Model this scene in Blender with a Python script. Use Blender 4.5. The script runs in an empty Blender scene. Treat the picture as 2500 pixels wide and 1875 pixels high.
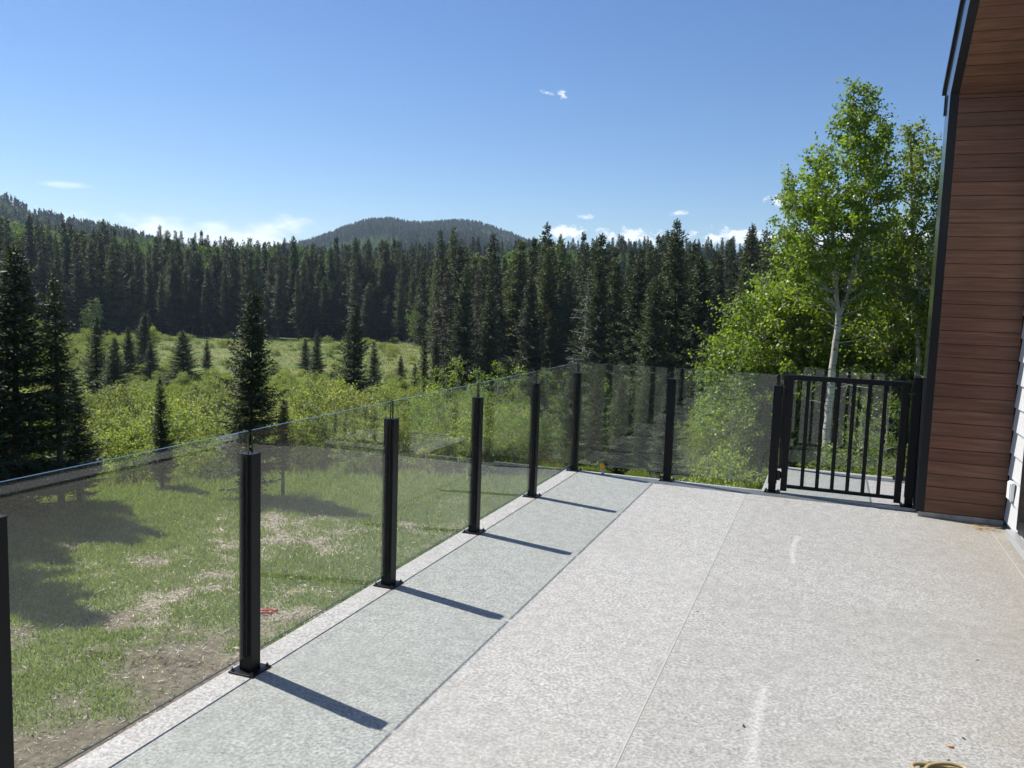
import bpy, bmesh, math, random
import numpy as np
from mathutils import Matrix, Vector

# ------------------------------------------------------------------ camera, sky, sun, exposure
sc = bpy.context.scene
COL = sc.collection
CAM = Vector((2.30166, -7.83300, 1.66730))
RIGHT = Vector((0.932635, 0.359307, 0.033019))
UP = Vector((-0.067140, 0.082900, 0.994294))
FWD = Vector((-0.354519, 0.929530, -0.101440))
cam_data = bpy.data.cameras.new('camera')
cam_data.sensor_width = 36.0
cam_data.lens = 29.361
cam_data.clip_start = 0.05
cam_data.clip_end = 20000
cam = bpy.data.objects.new('camera', cam_data)
COL.objects.link(cam)
m3 = Matrix((RIGHT, UP, -FWD)).transposed()
cam.matrix_world = Matrix.Translation(CAM) @ m3.to_4x4()
sc.camera = cam

SUN_EL = math.radians(51.5)
SUN_DIR = Vector((-0.972, 0.235, 0.0)).normalized() * math.cos(SUN_EL) + Vector((0, 0, math.sin(SUN_EL)))
sun_data = bpy.data.lights.new('sun', 'SUN')
sun_data.energy = 4.6
sun_data.angle = math.radians(0.53)
sun_data.color = (1.0, 0.955, 0.88)
sun = bpy.data.objects.new('sun', sun_data)
sun.rotation_euler = SUN_DIR.to_track_quat('Z', 'Y').to_euler()
COL.objects.link(sun)

world = bpy.data.worlds.new('World')
sc.world = world
world.use_nodes = True
wt = world.node_tree
wt.nodes.clear()


class NT:
    """tiny helper for building node trees"""
    def __init__(s, tree):
        s.t = tree

    def n(s, typ, ins=None, **kw):
        nd = s.t.nodes.new(typ)
        for k, v in kw.items():
            setattr(nd, k, v)
        for k, v in (ins or {}).items():
            sock = nd.inputs[k]
            if isinstance(v, bpy.types.NodeSocket):
                s.t.links.new(v, sock)
            else:
                sock.default_value = v
        return nd

    def m(s, op, a, b=None, c=None, clamp=False):
        nd = s.t.nodes.new('ShaderNodeMath')
        nd.operation = op
        nd.use_clamp = clamp
        for i, v in enumerate((a, b, c)):
            if v is None:
                continue
            if isinstance(v, bpy.types.NodeSocket):
                s.t.links.new(v, nd.inputs[i])
            else:
                nd.inputs[i].default_value = v
        return nd.outputs[0]

    def mix(s, f, a, b, blend='MIX'):
        nd = s.t.nodes.new('ShaderNodeMix')
        nd.data_type = 'RGBA'
        nd.blend_type = blend
        for i, v in ((0, f), (6, a), (7, b)):
            if isinstance(v, bpy.types.NodeSocket):
                s.t.links.new(v, nd.inputs[i])
            else:
                nd.inputs[i].default_value = v if i == 0 else (tuple(v) + (1,))[:4]
        return nd.outputs[2]

    def ramp(s, f, lo, hi):
        nd = s.n('ShaderNodeMapRange', {'Value': f, 'From Min': lo, 'From Max': hi}, clamp=True)
        nd.interpolation_type = 'SMOOTHSTEP'
        return nd.outputs[0]


w = NT(wt)
SKY_STRENGTH = 0.067
sky = w.n('ShaderNodeTexSky', sky_type='NISHITA', sun_disc=False, sun_elevation=SUN_EL,
          sun_rotation=math.atan2(SUN_DIR.x, SUN_DIR.y), altitude=1400, air_density=1.15, dust_density=0.25, ozone_density=4.0)
tc = w.n('ShaderNodeTexCoord')
sep = w.n('ShaderNodeSeparateXYZ', {0: tc.outputs['Generated']})
DX, DY, DZ = sep.outputs
az_s = w.m('ARCTAN2', DX, DY)
hor = w.m('SQRT', w.m('ADD', w.m('MULTIPLY', DX, DX), w.m('MULTIPLY', DY, DY)))
el_s = w.m('DIVIDE', DZ, w.m('MAXIMUM', hor, 0.001))
vec = w.n('ShaderNodeCombineXYZ', {0: az_s, 1: el_s, 2: 0.0}).outputs[0]


def cloud_noise(sx, sy, detail):
    p = w.n('ShaderNodeVectorMath', {0: vec, 1: (sx, sy, 1.0)}, operation='MULTIPLY').outputs[0]
    nz = w.n('ShaderNodeTexNoise', {'Vector': p, 'Scale': 1.0, 'Detail': detail, 'Roughness': 0.62}, noise_dimensions='2D').outputs[0]
    return w.m('MULTIPLY_ADD', nz, 3.0, -0.5)


PUFF = cloud_noise(62, 92, 4.0)
WISP = cloud_noise(230, 300, 3.0)
BANK = cloud_noise(9, 22, 4.0)


def cloud(az, el, wa, he, nz, soft, amount, rot=0.0):
    """one cloud of the sky: a ragged ellipse round a direction"""
    mp = w.n('ShaderNodeMapping', {'Vector': vec, 'Location': (az, el, 0), 'Rotation': (0, 0, rot), 'Scale': (wa, he, 1)}, vector_type='TEXTURE').outputs[0]
    dist = w.n('ShaderNodeVectorMath', {0: mp}, operation='LENGTH').outputs['Value']
    return w.m('MULTIPLY', w.ramp(w.m('SUBTRACT', nz, dist), 0.0, soft), amount)


clouds = [
    cloud(-0.3175, 0.2378, 0.0080, 0.0050, WISP, 1.0, 0.62, -0.9),
    cloud(-0.3335, 0.2392, 0.0110, 0.0024, WISP, 1.1, 0.50, -0.25),
    cloud(-0.8590, 0.1025, 0.0260, 0.0030, BANK, 1.2, 0.40),
    cloud(-0.6850, 0.0520, 0.185, 0.028, BANK, 0.9, 0.85),
    cloud(-0.3050, 0.0800, 0.024, 0.0110, PUFF, 0.75, 0.88),
    cloud(-0.2840, 0.0985, 0.0100, 0.0040, PUFF, 0.9, 0.60),
    cloud(-0.2300, 0.0770, 0.044, 0.0105, PUFF, 0.75, 0.88),
    cloud(-0.1790, 0.1050, 0.0140, 0.0034, PUFF, 0.9, 0.65),
    cloud(-0.1150, 0.0780, 0.046, 0.0105, PUFF, 0.75, 0.88),
    cloud(-0.0640, 0.1190, 0.018, 0.0065, PUFF, 0.7, 0.85),
    cloud(0.0300, 0.0780, 0.080, 0.0130, PUFF, 0.6, 0.90),
]
cov = clouds[0]
for cl_ in clouds[1:]:
    cov = w.m('MAXIMUM', cov, cl_)
sky_sat = w.n('ShaderNodeHueSaturation', {'Color': sky.outputs[0], 'Saturation': 1.16, 'Hue': 0.507}).outputs[0]
sky_col = w.mix(cov, sky_sat, (10.6, 10.8, 11.2))
bg = w.n('ShaderNodeBackground', {'Color': sky_col, 'Strength': SKY_STRENGTH})
wo = w.n('ShaderNodeOutputWorld', {'Surface': bg.outputs[0]})

world.cycles.sampling_method = 'MANUAL'
world.cycles.sample_map_resolution = 256
sc.view_settings.view_transform = 'Standard'
sc.view_settings.look = 'None'
sc.view_settings.exposure = 0.85
sc.view_settings.gamma = 1.0
sc.view_settings.use_curve_mapping = False
sc.render.engine = 'CYCLES'
sc.cycles.max_bounces = 6
sc.cycles.diffuse_bounces = 2
sc.cycles.glossy_bounces = 4
sc.cycles.transmission_bounces = 6
sc.cycles.transparent_max_bounces = 16
sc.cycles.volume_bounces = 0
sc.cycles.caustics_reflective = False
sc.cycles.caustics_refractive = False
sc.cycles.use_denoising = True
sc.cycles.use_adaptive_sampling = True
sc.cycles.adaptive_threshold = 0.02

# ------------------------------------------------------------------ helpers
rng = np.random.default_rng(11)


def tag(o, label=None, cat=None, group=None, kind=None):
    if label:
        o['label'] = label
    if cat:
        o['category'] = cat
    if group:
        o['group'] = group
    if kind:
        o['kind'] = kind
    return o


def link(o, parent=None):
    COL.objects.link(o)
    if parent is not None:
        o.parent = parent
    return o


def empty(name, loc=(0, 0, 0), rz=0.0):
    o = bpy.data.objects.new(name, None)
    o.empty_display_size = 0.2
    o.location = loc
    o.rotation_euler = (0, 0, rz)
    return link(o)


def obj(name, mesh, parent=None, loc=None, rot=None, scale=None):
    o = bpy.data.objects.new(name, mesh)
    if loc is not None:
        o.location = loc
    if rot is not None:
        o.rotation_euler = rot
    if scale is not None:
        o.scale = scale
    return link(o, parent)


def np_mesh(name, V, F, mats, smooth=False, tint=None, mat_idx=None):
    """V (n,3), F (m,3) or (m,4) arrays"""
    me = bpy.data.meshes.new(name)
    V = np.asarray(V, np.float32)
    F = np.asarray(F, np.int32)
    nv, nf, k = len(V), len(F), F.shape[1]
    me.vertices.add(nv)
    me.vertices.foreach_set('co', V.ravel())
    me.loops.add(nf * k)
    me.loops.foreach_set('vertex_index', F.ravel())
    me.polygons.add(nf)
    me.polygons.foreach_set('loop_start', np.arange(nf, dtype=np.int32) * k)
    me.polygons.foreach_set('loop_total', np.full(nf, k, np.int32))
    if smooth:
        me.polygons.foreach_set('use_smooth', np.ones(nf, bool))
    for mt in (mats if isinstance(mats, (list, tuple)) else [mats]):
        me.materials.append(mt)
    if mat_idx is not None:
        me.polygons.foreach_set('material_index', np.asarray(mat_idx, np.int32))
    me.update(calc_edges=True)
    if tint is not None:
        a = me.attributes.new('tint', 'FLOAT', 'FACE')
        a.data.foreach_set('value', np.asarray(tint, np.float32))
    me.validate()
    return me


def box_mesh(name, sx, sy, sz, mat, bevel=0.0, centre=(0, 0, 0)):
    bm = bmesh.new()
    bmesh.ops.create_cube(bm, size=1.0)
    for v in bm.verts:
        v.co = Vector((v.co.x * sx + centre[0], v.co.y * sy + centre[1], v.co.z * sz + centre[2]))
    if bevel > 0:
        bmesh.ops.bevel(bm, geom=list(bm.edges), offset=bevel, segments=2, affect='EDGES', profile=0.6)
    me = bpy.data.meshes.new(name)
    bm.to_mesh(me)
    bm.free()
    me.materials.append(mat)
    return me


def box(name, x, y, z, mat, parent=None, bevel=0.0):
    me = box_mesh(name, x[1] - x[0], y[1] - y[0], z[1] - z[0], mat, bevel)
    return obj(name, me, parent, ((x[0] + x[1]) / 2, (y[0] + y[1]) / 2, (z[0] + z[1]) / 2))


def extrude_yz(name, poly, x0, x1, mat, parent=None):
    """closed polygon in the y-z plane, extruded along x"""
    bm = bmesh.new()
    a = [bm.verts.new((x0, y, z)) for y, z in poly]
    b = [bm.verts.new((x1, y, z)) for y, z in poly]
    n = len(poly)
    bm.faces.new(a)
    bm.faces.new(list(reversed(b)))
    for i in range(n):
        bm.faces.new((a[i], b[i], b[(i + 1) % n], a[(i + 1) % n]))
    bmesh.ops.recalc_face_normals(bm, faces=list(bm.faces))
    me = bpy.data.meshes.new(name)
    bm.to_mesh(me)
    bm.free()
    me.materials.append(mat)
    return obj(name, me, parent)


def tube(pts, rads, sides=7):
    """vertices and quads of a tube through pts"""
    pts = np.asarray(pts, float)
    rads = np.asarray(rads, float)
    n = len(pts)
    t = np.gradient(pts, axis=0)
    t /= np.linalg.norm(t, axis=1)[:, None] + 1e-9
    ref = np.array([0.0, 0, 1]) if abs(t[0][2]) < 0.8 else np.array([1.0, 0, 0])
    a = np.linspace(0, 2 * np.pi, sides, endpoint=False)
    V = []
    u = np.cross(t[0], ref)
    for i in range(n):
        u = u - t[i] * (u @ t[i])
        u /= np.linalg.norm(u) + 1e-9
        v = np.cross(t[i], u)
        V.append(pts[i] + rads[i] * (np.cos(a)[:, None] * u + np.sin(a)[:, None] * v))
    V = np.concatenate(V)
    F = []
    for i in range(n - 1):
        for j in range(sides):
            F.append((i * sides + j, i * sides + (j + 1) % sides, (i + 1) * sides + (j + 1) % sides, (i + 1) * sides + j))
    return V, np.array(F)


class Acc:
    def __init__(s):
        s.V, s.F, s.n, s.T = [], [], 0, []

    def add(s, V, F, T=None):
        s.V.append(V)
        s.F.append(np.asarray(F) + s.n)
        s.n += len(V)
        s.T.append(np.zeros(len(F)) if T is None else T)

    def mesh(s, name, mat, smooth=False):
        return np_mesh(name, np.concatenate(s.V), np.concatenate(s.F), mat, smooth, np.concatenate(s.T))


def kites(P, T, N, L, Wd, belly=0.45):
    """quads shaped like small leaves: base P, direction T, normal N, length L, half width Wd"""
    T = T / (np.linalg.norm(T, axis=1)[:, None] + 1e-9)
    Sd = np.cross(T, N)
    Sd /= np.linalg.norm(Sd, axis=1)[:, None] + 1e-9
    n = len(P)
    V = np.empty((n, 4, 3))
    V[:, 0] = P
    V[:, 1] = P + T * (belly * L)[:, None] + Sd * Wd[:, None]
    V[:, 2] = P + T * L[:, None]
    V[:, 3] = P + T * (belly * L)[:, None] - Sd * Wd[:, None]
    return V.reshape(-1, 3), np.arange(n * 4).reshape(n, 4)


# value noise used for the patches of the yard
_perm = np.random.default_rng(5).random((64, 64))


def vnoise(x, y, s):
    x = np.asarray(x, float) / s
    y = np.asarray(y, float) / s
    xi = np.floor(x).astype(int)
    yi = np.floor(y).astype(int)
    fx = x - xi
    fy = y - yi
    fx = fx * fx * (3 - 2 * fx)
    fy = fy * fy * (3 - 2 * fy)
    g = lambda a, b: _perm[a % 64, b % 64]
    return (g(xi, yi) * (1 - fx) + g(xi + 1, yi) * fx) * (1 - fy) + (g(xi, yi + 1) * (1 - fx) + g(xi + 1, yi + 1) * fx) * fy


# ------------------------------------------------------------------ materials
def new_mat(name):
    m = bpy.data.materials.new(name)
    m.use_nodes = True
    m.node_tree.nodes.clear()
    return m, NT(m.node_tree)


def finish(t, shader):
    t.n('ShaderNodeOutputMaterial', {'Surface': shader})


def simple_mat(name, col, rough=0.5, metal=0.0, bump=0.0, bscale=200.0, vary=0.0, spec=0.5):
    m, t = new_mat(name)
    co = t.n('ShaderNodeTexCoord').outputs['Object']
    c = tuple(col) + (1,)
    if vary > 0:
        nz = t.n('ShaderNodeTexNoise', {'Vector': co, 'Scale': bscale * 0.1, 'Detail': 4.0}).outputs[0]
        c = t.mix(t.ramp(nz, 0.3, 0.7), [v * (1 - vary) for v in col], [min(1, v * (1 + vary)) for v in col])
    b = t.n('ShaderNodeBsdfPrincipled', {'Base Color': c, 'Roughness': rough, 'Metallic': metal, 'Specular IOR Level': spec})
    if bump > 0:
        nz2 = t.n('ShaderNodeTexNoise', {'Vector': co, 'Scale': bscale, 'Detail': 3.0}).outputs[0]
        bp = t.n('ShaderNodeBump', {'Height': nz2, 'Strength': bump, 'Distance': 0.01})
        t.t.links.new(bp.outputs[0], b.inputs['Normal'])
    finish(t, b.outputs[0])
    return m


def leaf_mat(name, dark, light, trans=0.35, obj_var=0.35, rough=0.55, tcol=None, spec=0.25):
    """foliage: colour differs from leaf to leaf and from plant to plant, some light passes through"""
    m, t = new_mat(name)
    at = t.n('ShaderNodeAttribute', attribute_name='tint').outputs['Fac']
    oi = t.n('ShaderNodeObjectInfo').outputs['Random']
    c = t.mix(at, dark, light)
    hsv = t.n('ShaderNodeHueSaturation', {'Color': c,
              'Hue': t.m('ADD', 0.5, t.m('MULTIPLY', t.m('SUBTRACT', oi, 0.5), 0.035 * obj_var / 0.35)),
              'Saturation': t.m('ADD', 1.0, t.m('MULTIPLY', t.m('SUBTRACT', t.m('FRACT', t.m('MULTIPLY', oi, 7.3)), 0.5), obj_var * 0.8)),
              'Value': t.m('ADD', 1.0, t.m('MULTIPLY', t.m('SUBTRACT', t.m('FRACT', t.m('MULTIPLY', oi, 3.7)), 0.5), obj_var * 1.4))})
    b = t.n('ShaderNodeBsdfPrincipled', {'Base Color': hsv.outputs[0], 'Roughness': rough, 'Specular IOR Level': spec})
    if trans > 0:
        tc_ = t.mix(1.0, hsv.outputs[0], tcol or (1.25, 1.35, 0.55), 'MULTIPLY')
        tr = t.n('ShaderNodeBsdfTranslucent', {'Color': tc_})
        mx = t.n('ShaderNodeMixShader', {0: trans, 1: b.outputs[0], 2: tr.outputs[0]})
        finish(t, mx.outputs[0])
    else:
        finish(t, b.outputs[0])
    return m


M = {}
M['black_metal'] = simple_mat('black_powder_coat', (0.0055, 0.0065, 0.009), 0.40, 0.0, 0.06, 900.0, spec=0.20)
M['black_trim'] = simple_mat('black_trim_metal', (0.006, 0.007, 0.010), 0.45, spec=0.35)
M['cladding'] = simple_mat('black_cladding_metal', (0.016, 0.018, 0.022), 0.11, 0.0, 0.0, spec=0.8)
M['rubber'] = simple_mat('rubber', (0.010, 0.010, 0.011), 0.7)
M['bolt'] = simple_mat('bolt_metal', (0.02, 0.02, 0.022), 0.3)
M['steel'] = simple_mat('galvanised_steel', (0.45, 0.45, 0.44), 0.35, 0.9)
M['yellow'] = simple_mat('yellow_plastic', (0.75, 0.36, 0.01), 0.4)
M['white_siding'] = simple_mat('white_siding', (0.54, 0.55, 0.56), 0.5, 0.0, 0.25, 60.0, 0.03)
M['white_plastic'] = simple_mat('white_plastic', (0.75, 0.76, 0.77), 0.4)
M['sill'] = simple_mat('aluminium_sill', (0.50, 0.51, 0.52), 0.4, 0.5)
M['concrete'] = simple_mat('concrete', (0.32, 0.31, 0.29), 0.9, 0.0, 0.5, 80.0, 0.2)
M['upstand'] = simple_mat('membrane_upstand', (0.30, 0.29, 0.26), 0.75, 0.0, 0.3, 120.0, 0.25)
M['dirt_bit'] = simple_mat('dark_debris', (0.03, 0.022, 0.015), 0.9)
M['chip_orange'] = simple_mat('fresh_wood_chip', (0.40, 0.20, 0.09), 0.8)
M['straw'] = simple_mat('straw', (0.42, 0.27, 0.10), 0.8)
M['cable'] = simple_mat('tan_hose', (0.30, 0.24, 0.12), 0.35, 0.0, 0.1, 300.0, 0.1)
M['red'] = simple_mat('red_plastic', (0.55, 0.07, 0.06), 0.45)
M['dark_glass'] = simple_mat('dark_window_glass', (0.012, 0.014, 0.016), 0.03, 0.0, 0.0, spec=0.6)
M['soffit_dark'] = simple_mat('dark_backing', (0.012, 0.010, 0.009), 0.9)
M['seam'] = simple_mat('membrane_seam', (0.35, 0.345, 0.33), 0.5)
M['fascia'] = simple_mat('deck_fascia', (0.03, 0.03, 0.033), 0.5)
M['dead_wood'] = simple_mat('dead_grey_wood', (0.30, 0.28, 0.27), 0.9, 0.0, 0.4, 40.0, 0.3)
M['conifer_bark'] = simple_mat('conifer_bark', (0.075, 0.058, 0.045), 0.95, 0.0, 0.9, 25.0, 0.35)
M['shrub_stem'] = simple_mat('shrub_stem', (0.16, 0.12, 0.085), 0.9, 0.0, 0.3, 60.0, 0.2)


def mat_deck():
    m, t = new_mat('deck_vinyl_membrane')
    co = t.n('ShaderNodeNewGeometry').outputs['Position']

    def fibres(scale, dist, width, off, stretch):
        p = t.n('ShaderNodeMapping', {'Vector': co, 'Location': (off, off * 1.3, 0), 'Rotation': (0, 0, off), 'Scale': stretch}).outputs[0]
        nz = t.n('ShaderNodeTexNoise', {'Vector': p, 'Scale': scale, 'Detail': 1.5, 'Roughness': 0.5, 'Distortion': dist}, noise_dimensions='2D').outputs[0]
        r = t.m('ABSOLUTE', t.m('SUBTRACT', nz, 0.5))
        return t.m('SUBTRACT', 1.0, t.ramp(r, 0.0, width))
    # where fibres lie dense or thin
    patch = t.n('ShaderNodeTexNoise', {'Vector': co, 'Scale': 62.0, 'Detail': 3.0, 'Roughness': 0.6}, noise_dimensions='2D').outputs[0]
    patch2 = t.n('ShaderNodeTexNoise', {'Vector': t.n('ShaderNodeMapping', {'Vector': co, 'Location': (4, 9, 0)}).outputs[0],
                                        'Scale': 70.0, 'Detail': 3.0, 'Roughness': 0.6}, noise_dimensions='2D').outputs[0]
    big = t.n('ShaderNodeTexNoise', {'Vector': co, 'Scale': 1.1, 'Detail': 4.0, 'Roughness': 0.6}, noise_dimensions='2D').outputs[0]
    d1 = t.m('MULTIPLY', fibres(32, 3.2, 0.036, 0.3, (1.0, 1.9, 1)), t.ramp(patch, 0.60, 0.44))
    d2 = t.m('MULTIPLY', fibres(46, 3.2, 0.050, 1.2, (1.0, 1.7, 1)), t.ramp(patch2, 0.44, 0.54))
    l1 = t.m('MULTIPLY', fibres(46, 2.6, 0.085, 3.4, (1.0, 1.5, 1)), t.ramp(patch2, 0.52, 0.42))
    base = t.mix(t.ramp(patch, 0.3, 0.72), (0.272, 0.268, 0.257), (0.374, 0.369, 0.355))
    base = t.mix(t.m('MULTIPLY', l1, 0.55), base, (0.53, 0.53, 0.518))
    base = t.mix(t.m('MULTIPLY', d2, 0.75), base, (0.115, 0.115, 0.109))
    base = t.mix(t.m('MULTIPLY', d1, 1.0), base, (0.040, 0.040, 0.038))
    base = t.mix(t.m('MULTIPLY', t.ramp(big, 0.40, 0.72), 0.45), base, (0.262, 0.258, 0.243))
    sp = t.n('ShaderNodeSeparateXYZ', {0: co})
    X, Y, Z = sp.outputs
    # the print is denser in some places, and each roll of membrane has its own tone
    mot = t.n('ShaderNodeTexNoise', {'Vector': co, 'Scale': 13.0, 'Detail': 6.0, 'Roughness': 0.78}, noise_dimensions='2D').outputs[0]
    roll = t.m('SUBTRACT', 1.04, t.m('MULTIPLY', t.m('GREATER_THAN', X, 1.672), 0.075))
    k_ = t.m('MULTIPLY', t.m('MULTIPLY_ADD', t.ramp(mot, 0.34, 0.66), 0.22, 0.90), roll)
    base = t.n('ShaderNodeVectorMath', {0: base, 1: t.n('ShaderNodeCombineXYZ', {0: k_, 1: k_, 2: k_}).outputs[0]}, operation='MULTIPLY').outputs[0]
    # dust tracked in along the house wall
    dn = t.n('ShaderNodeTexNoise', {'Vector': co, 'Scale': 2.3, 'Detail': 5.0, 'Roughness': 0.65}, noise_dimensions='2D').outputs[0]
    wall_d = t.m('ADD', t.m('SUBTRACT', 3.7, X), t.m('MULTIPLY', t.m('SUBTRACT', dn, 0.5), 1.1))
    dust = t.m('MULTIPLY', t.m('SUBTRACT', 1.0, t.ramp(wall_d, 0.05, 0.95)), 0.42)
    base = t.mix(dust, base, (0.215, 0.188, 0.135))

    # faint footprints and dried water marks
    sm = t.n('ShaderNodeTexNoise', {'Vector': co, 'Scale': 0.55, 'Detail': 7.0, 'Roughness': 0.7, 'Distortion': 0.8}, noise_dimensions='2D').outputs[0]
    base = t.mix(t.m('MULTIPLY', t.ramp(sm, 0.50, 0.70), 0.14), base, (0.235, 0.225, 0.195))
    base = t.mix(t.m('MULTIPLY', t.ramp(sm, 0.46, 0.30), 0.06), base, (0.43, 0.43, 0.425))

    # pale rubbed marks
    def scuff(x0, y0, x1, y1, bow, wd):
        tt = t.m('DIVIDE', t.m('SUBTRACT', Y, y0), (y1 - y0))
        inside = t.m('MULTIPLY', t.m('GREATER_THAN', tt, 0.0), t.m('LESS_THAN', tt, 1.0))
        xc = t.m('ADD', t.m('ADD', x0, t.m('MULTIPLY', tt, x1 - x0)),
                 t.m('MULTIPLY', t.m('MULTIPLY', tt, t.m('SUBTRACT', 1.0, tt)), bow))
        dd = t.m('ABSOLUTE', t.m('SUBTRACT', X, xc))
        k = t.m('SUBTRACT', 1.0, t.ramp(dd, 0.0, wd))
        br = t.n('ShaderNodeTexNoise', {'Vector': co, 'Scale': 60.0, 'Detail': 2.0}, noise_dimensions='2D').outputs[0]
        return t.m('MULTIPLY', t.m('MULTIPLY', k, inside), t.ramp(br, 0.3, 0.6))
    s1 = scuff(2.165, -1.45, 2.165, -2.21, -0.09, 0.028)
    s2 = scuff(2.125, -4.10, 2.140, -4.95, -0.05, 0.035)
    base = t.mix(t.m('MULTIPLY', t.m('MAXIMUM', s1, t.m('MULTIPLY', s2, 0.8)), 0.68), base, (0.48, 0.475, 0.46))
    b = t.n('ShaderNodeBsdfPrincipled', {'Base Color': base, 'Roughness': 0.62, 'Specular IOR Level': 0.35})
    h = t.m('ADD', patch, t.m('MULTIPLY', d1, -0.5))
    bp = t.n('ShaderNodeBump', {'Height': h, 'Strength': 0.02, 'Distance': 0.002})
    t.t.links.new(bp.outputs[0], b.inputs['Normal'])
    finish(t, b.outputs[0])
    return m


def mat_plank():
    m, t = new_mat('wood_grain_siding')
    co = t.n('ShaderNodeTexCoord').outputs['Object']
    oi = t.n('ShaderNodeObjectInfo').outputs['Random']
    off = t.n('ShaderNodeCombineXYZ', {0: t.m('MULTIPLY', oi, 37.0), 1: t.m('MULTIPLY', oi, 11.0), 2: t.m('MULTIPLY', oi, 53.0)}).outputs[0]
    p = t.n('ShaderNodeVectorMath', {0: co, 1: off}, operation='ADD').outputs[0]
    p1 = t.n('ShaderNodeMapping', {'Vector': p, 'Scale': (2.2, 30, 42)}).outputs[0]
    g1 = t.n('ShaderNodeTexNoise', {'Vector': p1, 'Scale': 1.0, 'Detail': 5.0, 'Roughness': 0.6, 'Distortion': 0.6}).outputs[0]
    p2 = t.n('ShaderNodeMapping', {'Vector': p, 'Scale': (6, 160, 220)}).outputs[0]
    g2 = t.n('ShaderNodeTexNoise', {'Vector': p2, 'Scale': 1.0, 'Detail': 3.0, 'Roughness': 0.6}).outputs[0]
    c = t.mix(t.ramp(g1, 0.3, 0.72), (0.118, 0.046, 0.023), (0.205, 0.092, 0.050))
    c = t.mix(t.m('MULTIPLY', t.ramp(g2, 0.45, 0.7), 0.45), c, (0.082, 0.034, 0.018))
    hs = t.n('ShaderNodeHueSaturation', {'Color': c, 'Hue': t.m('ADD', 0.494, t.m('MULTIPLY', oi, 0.012)), 'Saturation': 0.95,
             'Value': t.m('ADD', 0.88, t.m('MULTIPLY', t.m('FRACT', t.m('MULTIPLY', oi, 5.1)), 0.27))})
    b = t.n('ShaderNodeBsdfPrincipled', {'Base Color': hs.outputs[0], 'Roughness': 0.5, 'Specular IOR Level': 0.4})
    bp = t.n('ShaderNodeBump', {'Height': g2, 'Strength': 0.15, 'Distance': 0.002})
    t.t.links.new(bp.outputs[0], b.inputs['Normal'])
    finish(t, b.outputs[0])
    return m


def mat_glass():
    """clear, slightly grey-green pane: light passes straight through, the rest mirrors by Fresnel"""
    m, t = new_mat('railing_glass')
    geo = t.n('ShaderNodeNewGeometry')
    ior = t.m('ADD', 1.52, t.m('MULTIPLY', geo.outputs['Backfacing'], 1 / 1.52 - 1.52))
    fr = t.n('ShaderNodeFresnel', {'IOR': ior}).outputs[0]
    co = t.n('ShaderNodeTexCoord').outputs['Object']
    nz = t.n('ShaderNodeTexNoise', {'Vector': co, 'Scale': 3.0, 'Detail': 5.0, 'Roughness': 0.6}).outputs[0]
    tr = t.n('ShaderNodeBsdfTransparent', {'Color': (0.955, 0.982, 0.966, 1)})
    gl = t.n('ShaderNodeBsdfGlossy', {'Color': (1, 1, 1, 1), 'Roughness': 0.0})
    mx = t.n('ShaderNodeMixShader', {0: t.m('MULTIPLY', fr, 0.95), 1: tr.outputs[0], 2: gl.outputs[0]})
    # thin film of dust
    df = t.n('ShaderNodeBsdfDiffuse', {'Color': (0.62, 0.63, 0.62, 1)})
    tl = t.n('ShaderNodeBsdfTranslucent', {'Color': (0.62, 0.63, 0.62, 1)})
    du = t.n('ShaderNodeMixShader', {0: 0.5, 1: df.outputs[0], 2: tl.outputs[0]})
    sm = t.n('ShaderNodeTexNoise', {'Vector': co, 'Scale': 14.0, 'Detail': 4.0, 'Roughness': 0.7, 'Distortion': 1.5}).outputs[0]
    film = t.m('ADD', t.m('MULTIPLY', t.ramp(nz, 0.25, 0.75), 0.009), t.m('MULTIPLY', t.ramp(sm, 0.58, 0.75), 0.010))
    mx2 = t.n('ShaderNodeMixShader', {0: t.m('ADD', film, 0.003), 1: mx.outputs[0], 2: du.outputs[0]})
    finish(t, mx2.outputs[0])
    return m


def mat_glass_edge():
    m, t = new_mat('railing_glass_edge')
    b = t.n('ShaderNodeBsdfPrincipled', {'Base Color': (0.010, 0.020, 0.018, 1), 'Roughness': 0.12, 'Specular IOR Level': 0.7})
    finish(t, b.outputs[0])
    return m


def mat_aspen_bark():
    m, t = new_mat('aspen_bark')
    co = t.n('ShaderNodeTexCoord').outputs['Object']
    p = t.n('ShaderNodeMapping', {'Vector': co, 'Scale': (4, 4, 17)}).outputs[0]
    n1 = t.n('ShaderNodeTexNoise', {'Vector': p, 'Scale': 1.0, 'Detail': 4.0, 'Roughness': 0.6}).outputs[0]
    n2 = t.n('ShaderNodeTexNoise', {'Vector': co, 'Scale': 3.3, 'Detail': 2.0}).outputs[0]
    c = t.mix(t.ramp(n2, 0.35, 0.7), (0.34, 0.32, 0.27), (0.50, 0.475, 0.42))
    c = t.mix(t.ramp(n1, 0.56, 0.63), c, (0.040, 0.034, 0.028))
    b = t.n('ShaderNodeBsdfPrincipled', {'Base Color': c, 'Roughness': 0.85})
    finish(t, b.outputs[0])
    return m


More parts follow.
